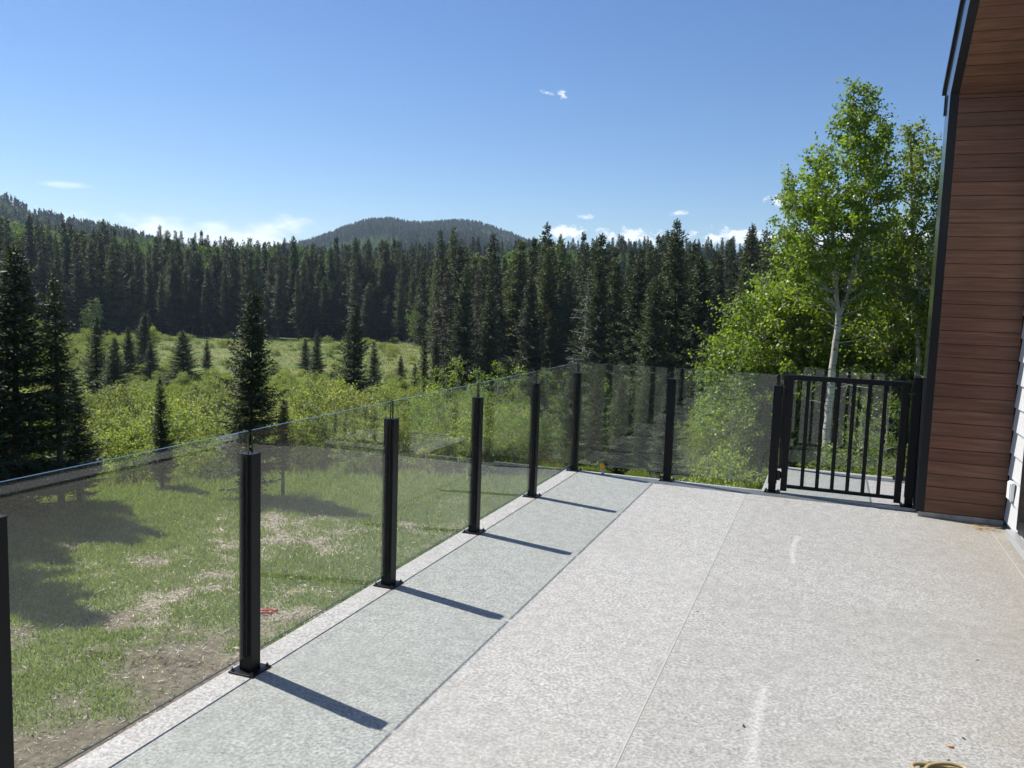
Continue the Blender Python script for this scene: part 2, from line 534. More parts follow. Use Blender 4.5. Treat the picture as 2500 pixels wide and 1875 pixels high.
def mat_ground():
    m, t = new_mat('ground_soil_and_meadow')
    co = t.n('ShaderNodeTexCoord').outputs['Object']
    grass = t.n('ShaderNodeAttribute', attribute_name='grass').outputs['Fac']
    chips = t.n('ShaderNodeAttribute', attribute_name='chips').outputs['Fac']
    far = t.n('ShaderNodeAttribute', attribute_name='far').outputs['Fac']
    wood = t.n('ShaderNodeAttribute', attribute_name='wood').outputs['Fac']
    n1 = t.n('ShaderNodeTexNoise', {'Vector': co, 'Scale': 9.0, 'Detail': 6.0, 'Roughness': 0.7}).outputs[0]
    n2 = t.n('ShaderNodeTexNoise', {'Vector': co, 'Scale': 0.16, 'Detail': 5.0, 'Roughness': 0.6}).outputs[0]
    n3 = t.n('ShaderNodeTexNoise', {'Vector': co, 'Scale': 1.3, 'Detail': 6.0, 'Roughness': 0.7}).outputs[0]
    soil = t.mix(t.ramp(n1, 0.3, 0.7), (0.085, 0.066, 0.048), (0.20, 0.165, 0.12))
    chip_c = t.mix(t.ramp(n1, 0.35, 0.65), (0.16, 0.13, 0.095), (0.34, 0.29, 0.22))
    gr_c = t.mix(t.ramp(n1, 0.3, 0.7), (0.100, 0.140, 0.040), (0.175, 0.215, 0.075))
    mead = t.mix(t.ramp(n2, 0.35, 0.65), (0.098, 0.142, 0.042), (0.178, 0.178, 0.075))
    mead = t.mix(t.m('MULTIPLY', t.ramp(n3, 0.45, 0.7), 0.5), mead, (0.085, 0.135, 0.032))
    c = t.mix(chips, soil, chip_c)
    c = t.mix(grass, c, gr_c)
    c = t.mix(far, c, mead)
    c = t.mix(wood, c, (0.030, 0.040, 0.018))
    b = t.n('ShaderNodeBsdfPrincipled', {'Base Color': c, 'Roughness': 0.95, 'Specular IOR Level': 0.1})
    bp = t.n('ShaderNodeBump', {'Height': n1, 'Strength': 0.7, 'Distance': 0.06})
    t.t.links.new(bp.outputs[0], b.inputs['Normal'])
    finish(t, b.outputs[0])
    return m


M['deck'] = mat_deck()
M['plank'] = mat_plank()
M['glass'] = mat_glass()
M['glass_edge'] = mat_glass_edge()
M['aspen_bark'] = mat_aspen_bark()
M['ground'] = mat_ground()
M['spruce'] = leaf_mat('spruce_needles', (0.026, 0.042, 0.020), (0.080, 0.098, 0.036), 0.15, 0.35, 0.6)
M['forest'] = leaf_mat('forest_needles', (0.036, 0.052, 0.024), (0.104, 0.118, 0.046), 0.18, 0.75, 0.65)
M['brown_needle'] = leaf_mat('brown_needles', (0.070, 0.060, 0.042), (0.105, 0.088, 0.062), 0.08, 0.2, 0.7)
M['aspen'] = leaf_mat('aspen_leaves', (0.115, 0.178, 0.020), (0.245, 0.315, 0.050), 0.55, 0.2, 0.42, spec=0.5)
M['far_aspen'] = leaf_mat('far_aspen_leaves', (0.085, 0.140, 0.030), (0.150, 0.215, 0.050), 0.35, 0.3, 0.6)
M['willow'] = leaf_mat('willow_leaves', (0.165, 0.205, 0.055), (0.315, 0.340, 0.130), 0.48, 0.4, 0.5)
M['scrub'] = leaf_mat('scrub_leaves', (0.145, 0.185, 0.055), (0.270, 0.275, 0.110), 0.3, 0.4, 0.6)
M['blade'] = leaf_mat('grass_blades', (0.125, 0.175, 0.045), (0.270, 0.310, 0.110), 0.42, 0.0, 0.5)
M['shred'] = leaf_mat('wood_shreds', (0.24, 0.19, 0.13), (0.62, 0.54, 0.43), 0.0, 0.0, 0.8)

# ------------------------------------------------------------------ terrain
OX, OY = 2.3017, -7.833
FR = np.array([(-0.9886, 0.0715), (-0.9129, 0.0713), (-0.8888, 0.0663), (-0.8639, 0.0643), (-0.8296, 0.061), (-0.785, 0.059), (-0.7384, 0.0578), (-0.69, 0.0544), (-0.64, 0.057), (-0.5885, 0.0595), (-0.5359, 0.0645), (-0.4822, 0.0642), (-0.428, 0.0673), (-0.3734, 0.0709), (-0.3188, 0.0753), (-0.2107, 0.078), (-0.1059, 0.0772), (-0.0067, 0.0756), (0.0855, 0.0759)])
HL = np.array([(-3.1, .05), (-2.0, .06), (-1.3, .11), (-0.9874, 0.1107), (-0.9125, 0.0897), (-0.9006, 0.0839), (-0.8886, 0.077), (-0.8721, 0.0746), (-0.8511, 0.0691), (-0.8295, 0.0668), (-0.8075, 0.0639), (-0.7895, 0.0612), (-0.7666, 0.0552), (-0.7384, 0.0467), (-.69, .042), (-.655, .045), (-0.64, 0.0518), (-0.6093, 0.0585), (-0.5886, 0.0658), (-0.5678, 0.0753), (-0.5415, 0.0845), (-0.515, 0.0879), (-0.4935, 0.0851), (-0.4719, 0.085), (-0.4503, 0.088), (-0.4286, 0.09), (-0.4067, 0.0875), (-0.3902, 0.0827), (-0.3736, 0.0774), (-0.3514, 0.0689), (-0.3183, 0.0618), (-.25, .045), (.3, .05), (1.2, .06), (2.2, .05), (3.1, .05)])


def sst(t):
    t = np.clip(t, 0, 1)
    return t * t * (3 - 2 * t)


def polar(x, y):
    dx = np.asarray(x, float) - OX
    dy = np.asarray(y, float) - OY
    return np.hypot(dx, dy), np.arctan2(dx, dy)


def xy(r, az):
    return OX + np.asarray(r) * np.sin(az), OY + np.asarray(r) * np.cos(az)


def ground_z(x, y):
    x = np.asarray(x, float)
    y = np.asarray(y, float)
    r, az = polar(x, y)
    z = -3.0 - 4.2 * sst((r - 8) / 60)
    z = z + .10 * np.sin(x * .31 + 1) * np.sin(y * .27 + .5) * sst((r - 9) / 12) + .25 * np.sin(x * .043 + 2) * np.sin(y * .051) * sst((r - 40) / 60)
    zm = np.maximum(1.67 + 350 * np.interp(az, FR[:, 0], FR[:, 1]) - np.interp(az, [-.8, -.6], [14, 18]), -6.0)
    rh = np.interp(az, [-3.1, -.74, -.66, 3.1], [950, 950, 1600, 1600])
    zh = 1.67 + rh * np.interp(az, HL[:, 0], HL[:, 1]) - np.interp(az, [-.74, -.66], [24, 27])
    t1 = sst((r - 150) / 200)
    z = z * (1 - t1) + zm * t1
    t2 = sst((r - 380) / (rh - 380))
    z = z * (1 - t2) + zh * t2
    z = z + t2 * (1 - t2) * 12 * np.sin(x * .013) * np.sin(y * .011)
    t3 = sst((r - rh) / 2500)
    return z * (1 - t3) + 20 * t3


def edge_r(az):
    """distance of the front row of the forest"""
    return np.interp(az, [-1.2, -0.95, -0.86, -0.80, -0.50, -0.47, -0.445, -0.40, -0.25, -0.10, 0.3], [150, 158, 160, 162, 161, 145, 92, 84, 80, 74, 70])


def mask_grass(x, y):
    v = 0.38 * vnoise(x + 3, y + 40, 2.6) + 0.32 * vnoise(x + 9, y, 1.0) + 0.30 * vnoise(x, y + 5, 0.32)
    r, az = polar(x, y)
    bias = np.interp(r, [8, 10.5, 12, 18, 26], [-0.40, -0.16, 0.03, 0.08, 0.24])
    return sst((v + bias - 0.34) / 0.34)


def mask_chips(x, y):
    v = 0.6 * vnoise(x + 20, y + 7, 3.1) + 0.4 * vnoise(x, y + 60, 0.9)
    r, az = polar(x, y)
    bias = np.interp(r, [8, 11, 13, 20, 26], [-0.25, -0.08, 0.15, 0.10, -0.3])
    return sst((v + bias - 0.42) / 0.2)


def build_ground():
    rr = np.concatenate([np.arange(0.5, 34, .28), 34 + np.cumsum(np.linspace(.4, 3, 40)), np.geomspace(105, 9000, 95)])
    na = 760
    # finer inside the view
    t = np.linspace(0, 1, na, endpoint=False)
    az = -np.pi + 2 * np.pi * t
    az = np.sort(np.concatenate([az, np.linspace(-1.0, 0.2, 420)]))
    A, R_ = np.meshgrid(az, rr)
    X, Y = xy(R_, A)
    Z = ground_z(X, Y)
    n_r, n_a = A.shape
    V = np.stack([X, Y, Z], -1).reshape(-1, 3)
    i = np.arange(n_r - 1)[:, None] * n_a
    j = np.arange(n_a)[None]
    j2 = (j + 1) % n_a
    F = np.stack([i + j, i + j2, i + n_a + j2, i + n_a + j], -1).reshape(-1, 4)
    me = np_mesh('ground', V, F[:, ::-1], M['ground'], True)
    x, y = V[:, 0], V[:, 1]
    r, a = polar(x, y)
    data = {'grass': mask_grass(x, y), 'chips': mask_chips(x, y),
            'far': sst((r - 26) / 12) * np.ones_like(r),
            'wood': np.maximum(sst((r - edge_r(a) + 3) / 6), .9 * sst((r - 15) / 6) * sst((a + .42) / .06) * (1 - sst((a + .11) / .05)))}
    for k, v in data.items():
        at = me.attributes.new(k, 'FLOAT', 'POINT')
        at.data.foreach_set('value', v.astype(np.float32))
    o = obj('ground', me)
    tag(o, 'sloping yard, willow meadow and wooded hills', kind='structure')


build_ground()

# ------------------------------------------------------------------ deck and landing
deck = empty('deck')
tag(deck, 'grey fibre-patterned vinyl deck floor', kind='structure')
DX0, DX1, DY0, DY1 = -0.087, 3.70, -14.0, 0.035
box('floor', (DX0, DX1), (DY0, DY1), (-0.05, 0.0), M['deck'], deck, 0.003)
box('fascia', (DX0 + 0.02, DX1), (DY0, DY1 - 0.02), (-0.30, -0.052), M['fascia'], deck)
for sx in (1.672, 3.545):
    box('seam', (sx - 0.0032, sx + 0.0032), (DY0, DY1 - 0.25), (0.0005, 0.0016), M['seam'], deck)
landing = empty('landing')
tag(landing, 'small stair landing behind the gate', kind='structure')
box('floor', (1.785, 3.095), (DY1 + 0.002, 1.36), (-0.054, -0.004), M['deck'], landing, 0.003)
box('fascia', (1.805, 3.08), (DY1 + 0.002, 1.34), (-0.28, -0.056), M['fascia'], landing)
for px, py in ((1.87, 1.27), (3.02, 1.27)):
    zb = float(ground_z(px, py)) - 0.3
    box('support_post', (px - .07, px + .07), (py - .07, py + .07), (zb, -0.282), M['fascia'], landing)
for py in (-0.2, -3.2, -6.2, -9.2, -12.2):
    zb = float(ground_z(0.15, py)) - 0.3
    box('support_post', (0.08, 0.22), (py - .07, py + .07), (zb, -0.302), M['fascia'], deck)

# ------------------------------------------------------------------ glass railings
POST = 0.0635
PH = 0.967
GB, GT = 0.075, 1.07


def post_parts(parent, x, y, h=PH, mat='black_metal', along='y'):
    """post > base_plate, bolts, cap, channel"""
    root = obj('post', POSTM[(h, along)], parent, (x, y, 0))
    obj('base_plate', PLATE, root)
    for sx in (-1, 1):
        for sy in (-1, 1):
            obj('bolt', BOLT, root, (sx * 0.052, sy * 0.052, 0.008))
    obj('cap', CAP, root, (0, 0, h))
    for s in (-1, 1):
        g = obj('gasket', GASK[h], root)
        if along == 'y':
            g.location = (0, s * (POST / 2 + 0.0008), 0)
        else:
            g.location = (s * (POST / 2 + 0.0008), 0, 0)
            g.rotation_euler = (0, 0, math.pi / 2)
    return root


def make_post_mesh(h):
    return box_mesh('post', POST, POST, h - 0.008, M['black_metal'], 0.0025, (0, 0, 0.008 + (h - 0.008) / 2))


POSTM = {}
GASK = {}
for h_ in (PH, 1.115):
    me_ = make_post_mesh(h_)
    POSTM[(h_, 'y')] = me_
    POSTM[(h_, 'x')] = me_
    # glazing channel: two ribs and a dark groove on the face the pane enters
    bm_ = bmesh.new()
    for cx_ in (-0.0115, 0.0115):
        r_ = bmesh.ops.create_cube(bm_, size=1.0)
        for v_ in r_['verts']:
            v_.co = Vector((v_.co.x * 0.006 + cx_, v_.co.y * 0.010, v_.co.z * (h_ - GB - 0.01) + GB + (h_ - GB) / 2))
    gm_ = bpy.data.meshes.new('gasket')
    bm_.to_mesh(gm_)
    bm_.free()
    gm_.materials.append(M['rubber'])
    GASK[h_] = gm_
PLATE = box_mesh('base_plate', 0.13, 0.13, 0.008, M['black_metal'], 0.002, (0, 0, 0.004))
CAP = box_mesh('cap', POST + 0.002, POST + 0.002, 0.004, M['black_metal'], 0.0012, (0, 0, 0.0022))
bm_ = bmesh.new()
bmesh.ops.create_cone(bm_, cap_ends=True, segments=6, radius1=0.0085, radius2=0.0075, depth=0.008, matrix=Matrix.Translation((0, 0, 0.004)))
bmesh.ops.create_cone(bm_, cap_ends=True, segments=10, radius1=0.004, radius2=0.004, depth=0.006, matrix=Matrix.Translation((0, 0, 0.0105)))
BOLT = bpy.data.meshes.new('bolt')
bm_.to_mesh(BOLT)
bm_.free()
BOLT.materials.append(M['bolt'])


def pane_mesh(name, length, along):
    bm = bmesh.new()
    bmesh.ops.create_cube(bm, size=1.0)
    s = (0.010, length, GT - GB) if along == 'y' else (length, 0.010, GT - GB)
    for v in bm.verts:
        v.co = Vector((v.co.x * s[0], v.co.y * s[1], v.co.z * s[2] + (GT + GB) / 2))
    me = bpy.data.meshes.new(name)
    bm.normal_update()
    big = 0 if along == 'y' else 1
    for f in bm.faces:
        f.material_index = 0 if abs(f.normal[big]) > 0.9 else 1
    bm.to_mesh(me)
    bm.free()
    me.materials.append(M['glass'])
    me.materials.append(M['glass_edge'])
    return me


SP = 1.2315
rail_l = tag(empty('glass_railing'), 'long frameless glass railing with black posts along the left deck edge', 'railing')
PY = [-k * SP for k in range(5)] + [-6.115 - k * SP for k in range(7)]
for y in PY:
    post_parts(rail_l, 0.0, y)
pm = pane_mesh('glass_pane', SP - 0.026, 'y')
pm5 = pane_mesh('glass_pane', PY[4] - PY[5] - 0.026, 'y')
for k in range(0, 11):
    obj('glass_pane', pm5 if k == 4 else pm, rail_l, (0, (PY[k] + PY[k + 1]) / 2, 0))

rail_b = tag(empty('glass_railing'), 'short glass railing across the far deck end beside the gate', 'railing')
for x in (0.921, 1.876):
    post_parts(rail_b, x, 0.0, PH, along='x')
for x0, x1 in ((0.0, 0.921), (0.921, 1.876)):
    obj('glass_pane', pane_mesh('glass_pane', x1 - x0 - 0.03, 'x'), rail_b, ((x0 + x1) / 2, 0, 0))

rail_s = tag(empty('glass_railing'), 'glass railing round the stair landing behind the gate', 'railing')
for x in (1.885, 3.02):
    post_parts(rail_s, x, 1.27, PH, along='x')
obj('glass_pane', pane_mesh('glass_pane', 3.02 - 1.885 - 0.03, 'x'), rail_s, ((3.02 + 1.885) / 2, 1.27, -0.004))
obj('glass_pane', pane_mesh('glass_pane', 1.27 - 0.075, 'y'), rail_s, (1.885, 0.655, -0.004))

# ------------------------------------------------------------------ gate
gate = tag(empty('gate'), 'black metal picket gate at the end of the deck', 'gate')
gz0, gz1 = 0.022, 1.075
box('stile', (1.948, 2.003), (-0.022, 0.022), (gz0, gz1 - 0.045), M['black_metal'], gate, 0.002)
box('stile', (2.886, 2.941), (-0.022, 0.022), (gz0, gz1 - 0.045), M['black_metal'], gate, 0.002)
box('top_rail', (1.946, 2.945), (-0.028, 0.028), (gz1 - 0.044, gz1), M['black_metal'], gate, 0.003)
box('bottom_rail', (2.004, 2.885), (-0.018, 0.018), (0.050, 0.078), M['black_metal'], gate, 0.002)
pk = box_mesh('picket', 0.032, 0.020, gz1 - 0.046 - 0.080, M['black_metal'], 0.002)
for i in range(6):
    obj('picket', pk, gate, (2.004 + (i + 1) * 0.881 / 7, 0, (gz1 - 0.046 + 0.080) / 2))
for z in (0.16, 0.93):   # hinges between the left stile and the railing post
    hg = box('hinge', (1.909, 1.947), (-0.016, 0.016), (z - 0.030, z + 0.030), M['rubber'], gate, 0.003)
    cy_ = bpy.data.meshes.new('hinge_pin')
    bm_ = bmesh.new()
    bmesh.ops.create_cone(bm_, cap_ends=True, segments=12, radius1=0.013, radius2=0.013, depth=0.085)
    bm_.to_mesh(cy_)
    bm_.free()
    cy_.materials.append(M['rubber'])
    obj('hinge_pin', cy_, hg, (0, -0.022, 0))
box('latch', (2.942, 2.972), (-0.034, 0.010), (0.965, 0.990), M['rubber'], gate, 0.002)
box('latch_bar', (2.93, 2.985), (-0.036, -0.024), (0.972, 0.982), M['bolt'], gate, 0.001)

gp = tag(empty('gate_post'), 'tall black latch post between the gate and the wooden wall', 'post')
post_parts(gp, 3.003, 0.0, 1.115, along='x')
acc = Acc()
hp = [(3.03, 0.03, 0.98), (3.055, 0.06, 0.955), (3.058, 0.065, 0.90), (3.058, 0.065, 0.28), (3.055, 0.06, 0.225), (3.03, 0.03, 0.25)]
acc.add(*tube(hp, [0.009] * 6, 8))
obj('grab_handle', acc.mesh('grab_handle', M['black_metal'], True), gp)

# ------------------------------------------------------------------ house
house = tag(empty('house', (0, 0, 0)), 'house end with brown wood-look wall, black edge trim and white lap siding', 'house')
YW = -0.33
SL = 0.62
KZ = 3.373
RID = -6.0


def rz(y):
    return KZ + (YW - y) * SL


th = math.atan(SL)
TH = 0.34 / math.cos(th)
# black metal shell: wall that folds into the roof
shell = extrude_yz('metal_shell', [(YW + 0.03, 0.035), (YW + 0.03, KZ - 0.01), (RID, rz(RID) + 0.03), (RID, rz(RID) + TH), (YW + 0.30, rz(YW + 0.30) + TH),
                                   (YW + 0.30, 0.035)], 3.082, 9.0, M['soffit_dark'], house)
extrude_yz('edge_cladding', [(YW + 0.012, 0.035), (YW + 0.012, KZ - 0.004), (RID, rz(RID) + 0.012), (RID, rz(RID) + TH + 0.01), (YW + 0.312, rz(YW + 0.312) + TH + 0.01),
                             (YW + 0.312, 0.035)], 3.036, 3.080, M['cladding'], house)
extrude_yz('edge_trim', [(YW - 0.006, 0.036), (YW - 0.006, KZ - 0.002), (RID, rz(RID) - 0.004), (RID, rz(RID) + 0.010), (YW + 0.010, KZ + 0.006), (YW + 0.010, 0.036)],
           3.033, 3.0945, M['black_trim'], house)
# thin metal roof edge standing out over the end wall
extrude_yz('roof_edge', [(YW + 0.50, rz(YW + 0.50) + TH + 0.014), (RID, rz(RID) + TH + 0.014), (RID, rz(RID) + TH + 0.060), (YW + 0.50, rz(YW + 0.50) + TH + 0.060)],
           3.018, 9.0, M['black_trim'], house)
box('edge_flap', (3.024, 3.034), (YW + 0.285, YW + 0.330), (KZ - 0.10, KZ + 0.06), M['black_trim'], house, 0.002)
# other roof slope, closes the house behind the camera
extrude_yz('rear_roof', [(RID - 0.002, rz(RID) + 0.03), (RID - 0.002, rz(RID) + TH + 0.05), (-13.2, rz(RID) + TH + 0.05 - 4.2), (-13.2, rz(RID) + 0.03 - 4.2)],
           3.036, 9.0, M['black_trim'], house)

PT = 0.106
wood_wall = extrude_yz('wood_wall', [(YW + 0.002, 0.040), (YW + 0.002, KZ), (YW + 0.028, KZ), (YW + 0.028, 0.040)], 3.096, 3.70, M['soffit_dark'], house)
plk = box_mesh('plank', 3.668 - 3.095, 0.014, PT - 0.0038, M['plank'], 0.0022)
nb = int((KZ - 0.045) / PT)
for i in range(nb + 3):
    z = 0.048 + PT * (i + 0.5)
    if z + PT / 2 > KZ + 0.004:
        rem = KZ - 0.003 - (z - PT / 2)
        if rem > 0.02:
            obj('plank', box_mesh('plank', 3.668 - 3.095, 0.014, rem - 0.004, M['plank'], 0.0022), wood_wall, ((3.095 + 3.668) / 2, YW - 0.002, z - PT / 2 + rem / 2 - 0.002))
        break
    obj('plank', plk, wood_wall, ((3.095 + 3.668) / 2, YW - 0.002, z - 0.002))
soffit = extrude_yz('soffit', [(YW - 0.03, rz(YW - 0.03) + 0.012), (RID + 0.01, rz(RID + 0.01) + 0.012), (RID + 0.01, rz(RID + 0.01) + 0.028), (YW - 0.03, rz(YW - 0.03) + 0.028)],
                    3.096, 6.5, M['soffit_dark'], house)
spl = box_mesh('plank', 6.4 - 3.095, PT - 0.0038, 0.014, M['plank'], 0.0022)
ns = int((YW - RID) / math.cos(th) / PT)
for i in range(ns - 1):
    d = (i + 0.16) * PT
    y = YW - d * math.cos(th)
    z = KZ + d * math.sin(th)
    obj('plank', spl, soffit, ((3.095 + 6.4) / 2, y, z + 0.004), (-th, 0, 0))
# dusty membrane upstand below the planks
box('upstand', (3.05, 3.669), (YW - 0.012, YW + 0.02), (0.0005, 0.042), M['upstand'], house, 0.003)

# white lap siding beside and above the doors
XW = 3.67
wall_w = box('white_wall', (XW + 0.022, XW + 0.30), (-12.9, YW - 0.004), (0.002, 3.36), M['white_siding'], house)


def lap_mesh(length, pitch):
    bm = bmesh.new()
    prof = [(0.010, 0.0), (-0.006, 0.0), (0.008, pitch + 0.012), (0.018, pitch + 0.012)]
    a = [bm.verts.new((x, 0, z)) for x, z in prof]
    b = [bm.verts.new((x, -length, z)) for x, z in prof]
    bm.faces.new(a)
    bm.faces.new(list(reversed(b)))
    for i in range(4):
        bm.faces.new((a[i], b[i], b[(i + 1) % 4], a[(i + 1) % 4]))
    bmesh.ops.recalc_face_normals(bm, faces=list(bm.faces))
    me = bpy.data.meshes.new('siding_board')
    bm.to_mesh(me)
    bm.free()
    me.materials.append(M['white_siding'])
    return me


def child_world(o, parent):
    o.parent = parent
    o.matrix_parent_inverse = Matrix.Translation(parent.location).inverted()
    return o


LP = 0.180
l1 = lap_mesh(0.515, LP)
l2 = lap_mesh(12.5, LP)
z = 0.052
i = 0
while z < 3.2:
    o = obj('siding_board', l1 if z < 2.30 else l2, None, (XW + 0.004, YW - 0.006, z))
    child_world(o, wall_w)
    z += LP
extrude_yz('gable_wall', [(YW - 0.02, 3.362), (RID, rz(RID) - 0.012), (-12.05, 3.362)], XW + 0.022, XW + 0.30, M['white_siding'], house)
# patio doors: wide dark glazing in black frames with a low projecting sill
door = box('patio_door', (XW - 0.012, XW + 0.02), (-5.30, -0.852), (0.098, 2.30), M['black_trim'], house, 0.004)
dc = door.location
for y0, y1 in ((-2.30, -0.93), (-3.75, -2.38), (-5.22, -3.83)):
    o = box('door_glass', (XW - 0.0145, XW - 0.011), (y0, y1), (0.18, 2.22), M['dark_glass'])
    child_world(o, door)
o = box('sill', (XW - 0.075, XW - 0.013), (-5.34, -0.835), (0.035, 0.088), M['sill'], house, 0.004)
win = box('patio_door', (XW - 0.012, XW + 0.02), (-12.0, -5.75), (0.098, 2.30), M['black_trim'], house, 0.004)
for y0, y1 in ((-7.75, -5.84), (-9.8, -7.85), (-11.9, -9.9)):
    o = box('door_glass', (XW - 0.0145, XW - 0.011), (y0, y1), (0.18, 2.22), M['dark_glass'])
    child_world(o, win)
# covered outdoor socket on the siding
sock = box('outlet_cover', (XW - 0.030, XW - 0.004), (-0.640, -0.530), (0.262, 0.402), M['white_plastic'], house, 0.006)
o = box('outlet_lid', (XW - 0.038, XW - 0.0305), (-0.632, -0.538), (0.270, 0.396), M['white_plastic'], None, 0.003)
child_world(o, sock)
# body of the house
box('house_body', (4.0, 9.0), (-12.95, YW + 0.03), (-3.6, 3.3), M['white_siding'], house)
box('foundation_wall', (1.6, 4.0), (-12.9, YW + 0.03), (-3.6, -0.31), M['concrete'], house)

# ------------------------------------------------------------------ small things on the deck
valve = tag(empty('gas_valve', (0.30, -0.030, 0)), 'small pipe stub with a yellow round valve handle at the deck corner', 'valve')
acc = Acc()
acc.add(*tube([(0, 0, 0), (0, 0, 0.002), (0, 0, 0.07), (0, 0, 0.0705)], [0.013, 0.013, 0.013, 0.001], 12))
acc.add(*tube([(0, 0, 0.0), (0, 0, 0.004), (0, 0, 0.006)], [0.022, 0.022, 0.014], 14))
obj('pipe', acc.mesh('pipe', M['steel'], True), valve)
acc = Acc()
acc.add(*tube([(0, 0, 0.068), (0, 0, 0.07), (0, 0, 0.10), (0, 0, 0.102)], [0.004, 0.017, 0.017, 0.004], 12))
acc.add(*tube([(0, -0.018, 0.086), (0, -0.03, 0.086)], [0.007, 0.007], 8))
obj('valve_body', acc.mesh('valve_body', M['rubber'], True), valve)
acc = Acc()
an = np.linspace(0, 2 * np.pi, 25)
acc.add(*tube(np.stack([0.021 * np.cos(an), np.full(25, -0.034), 0.086 + 0.021 * np.sin(an)], 1), 0.0052 * (1 + 0.25 * np.sin(an * 6)), 8))
acc.add(*tube([(0, -0.028, 0.086), (0, -0.030, 0.086), (0, -0.037, 0.086), (0, -0.038, 0.086)], [0.004, 0.019, 0.019, 0.004], 16))
obj('valve_handle', acc.mesh('valve_handle', M['yellow'], True), valve)

coil = tag(empty('hose_coil', (2.79, -4.705, 0)), 'coil of thin tan hose lying at the bottom edge of the deck', 'hose')
acc = Acc()
rg = np.random.default_rng(3)
for k in range(8):
    a = np.linspace(0, 2 * np.pi, 49)
    rad = 0.105 + 0.020 * rg.random() - 0.006 * k
    ex, ey = rg.normal(0, 0.010, 2)
    zz = 0.008 + 0.0085 * k
    wob = 0.010 * np.sin(a * 2 + rg.random() * 6) + 0.008 * np.sin(a * 3 + rg.random() * 6)
    zt = 0.006 * np.sin(a + rg.random() * 6) + 0.006
    acc.add(*tube(np.stack([ex + (rad + wob) * 1.05 * np.cos(a), ey + (rad + wob) * np.sin(a), zz + zt], 1), np.full(49, 0.0072), 8))
obj('hose', acc.mesh('hose', M['cable'], True), coil)


def flake(name, x, y, s, rot, mat, label, cat, thick=0.25):
    bm = bmesh.new()
    pts = [(0.9, 0), (0.45, 0.34), (-0.4, 0.30), (-1.0, 0.04), (-0.5, -0.32), (0.4, -0.26)]
    a = [bm.verts.new((px * s, py * s, 0.0)) for px, py in pts]
    b = [bm.verts.new((px * s * 0.8, py * s * 0.8, s * thick * (1 + 0.4 * px))) for px, py in pts]
    bm.faces.new(list(reversed(a)))
    bm.faces.new(b)
    for q in range(6):
        bm.faces.new((a[q], a[(q + 1) % 6], b[(q + 1) % 6], b[q]))
    me = bpy.data.meshes.new(name)
    bm.to_mesh(me)
    bm.free()
    me.materials.append(mat)
    tag(obj(name, me, None, (x, y, 0.0006), (0, 0, rot)), label, cat)


flake('bark_flake', 1.712, -3.325, 0.008, 0.3, M['dirt_bit'], 'tiny dark speck beside the pale deck seam', 'debris')
flake('bark_flake', 2.075, -4.515, 0.015, 2.0, M['dirt_bit'], 'dark pointed flake beside the near pale scuff mark', 'debris')
flake('bark_flake', 2.891, -4.246, 0.011, 2.3, M['dirt_bit'], 'dark flake on the deck just above the orange wood chip', 'debris')
flake('bark_flake', 3.060, -3.372, 0.009, 0.1, M['dirt_bit'], 'dark flake alone at the right side of the deck', 'debris')
flake('bark_flake', 2.813, -4.449, 0.008, 0.8, M['dirt_bit'], 'dark crumb touching the hose coil', 'debris')
flake('bark_flake', 2.103, -3.508, 0.007, 0.1, M['dirt_bit'], 'faint dark speck in the middle of the open deck', 'debris')
flake('wood_chip', 2.831, -4.343, 0.016, -0.25, M['chip_orange'], 'orange wood chip lying above the hose coil', 'wood chip', 0.4)

# dry needles swept into the wall corner
n = 150
P = np.stack([3.50 + rg.normal(0, 0.055, n), -0.545 + rg.normal(0, 0.040, n), 0.002 + 0.014 * rg.random(n)], 1)
a = rg.random(n) * 6.28
T = np.stack([np.cos(a), np.sin(a), rg.normal(0, 0.15, n)], 1)
V, F = kites(P, T, np.tile([0, 0, 1.0], (n, 1)) + rg.normal(0, .4, (n, 3)), 0.03 + 0.05 * rg.random(n), np.full(n, 0.0016))
o = obj('dry_needles', np_mesh('dry_needles', V, F, M['straw'], tint=rg.random(n)))
tag(o, 'small pile of dry straw and needles in the wall corner', 'straw', kind='stuff')

# red plastic pieces left on the yard
for k, (dx, dy, ln, rt) in enumerate(((0, 0, 0.20, 0.42), (0.02, -0.11, 0.18, 0.47))):
    x, y = -5.28 + dx, 2.05 + dy
    zg = float(ground_z(x, y))
    acc = Acc()
    acc.add(*tube([(-ln, 0, 0), (-ln + .004, 0, 0), (ln, 0, 0), (ln + .004, 0, 0)], [0.004, 0.017, 0.017, 0.004], 9))
    acc.add(*tube([(ln - 0.05, 0, 0), (ln - 0.045, 0, 0), (ln, 0, 0), (ln + .01, 0, 0)], [0.018, 0.028, 0.028, 0.012], 9))
    tag(obj('red_pipe', acc.mesh('red_pipe', M['red'], True), None, (x, y, zg + 0.045), (0, 0.02, rt)),
        ['red plastic pipe on the yard, the farther of two', 'red plastic pipe on the yard, the nearer of two'][k], 'pipe', 'red pipes on the yard')

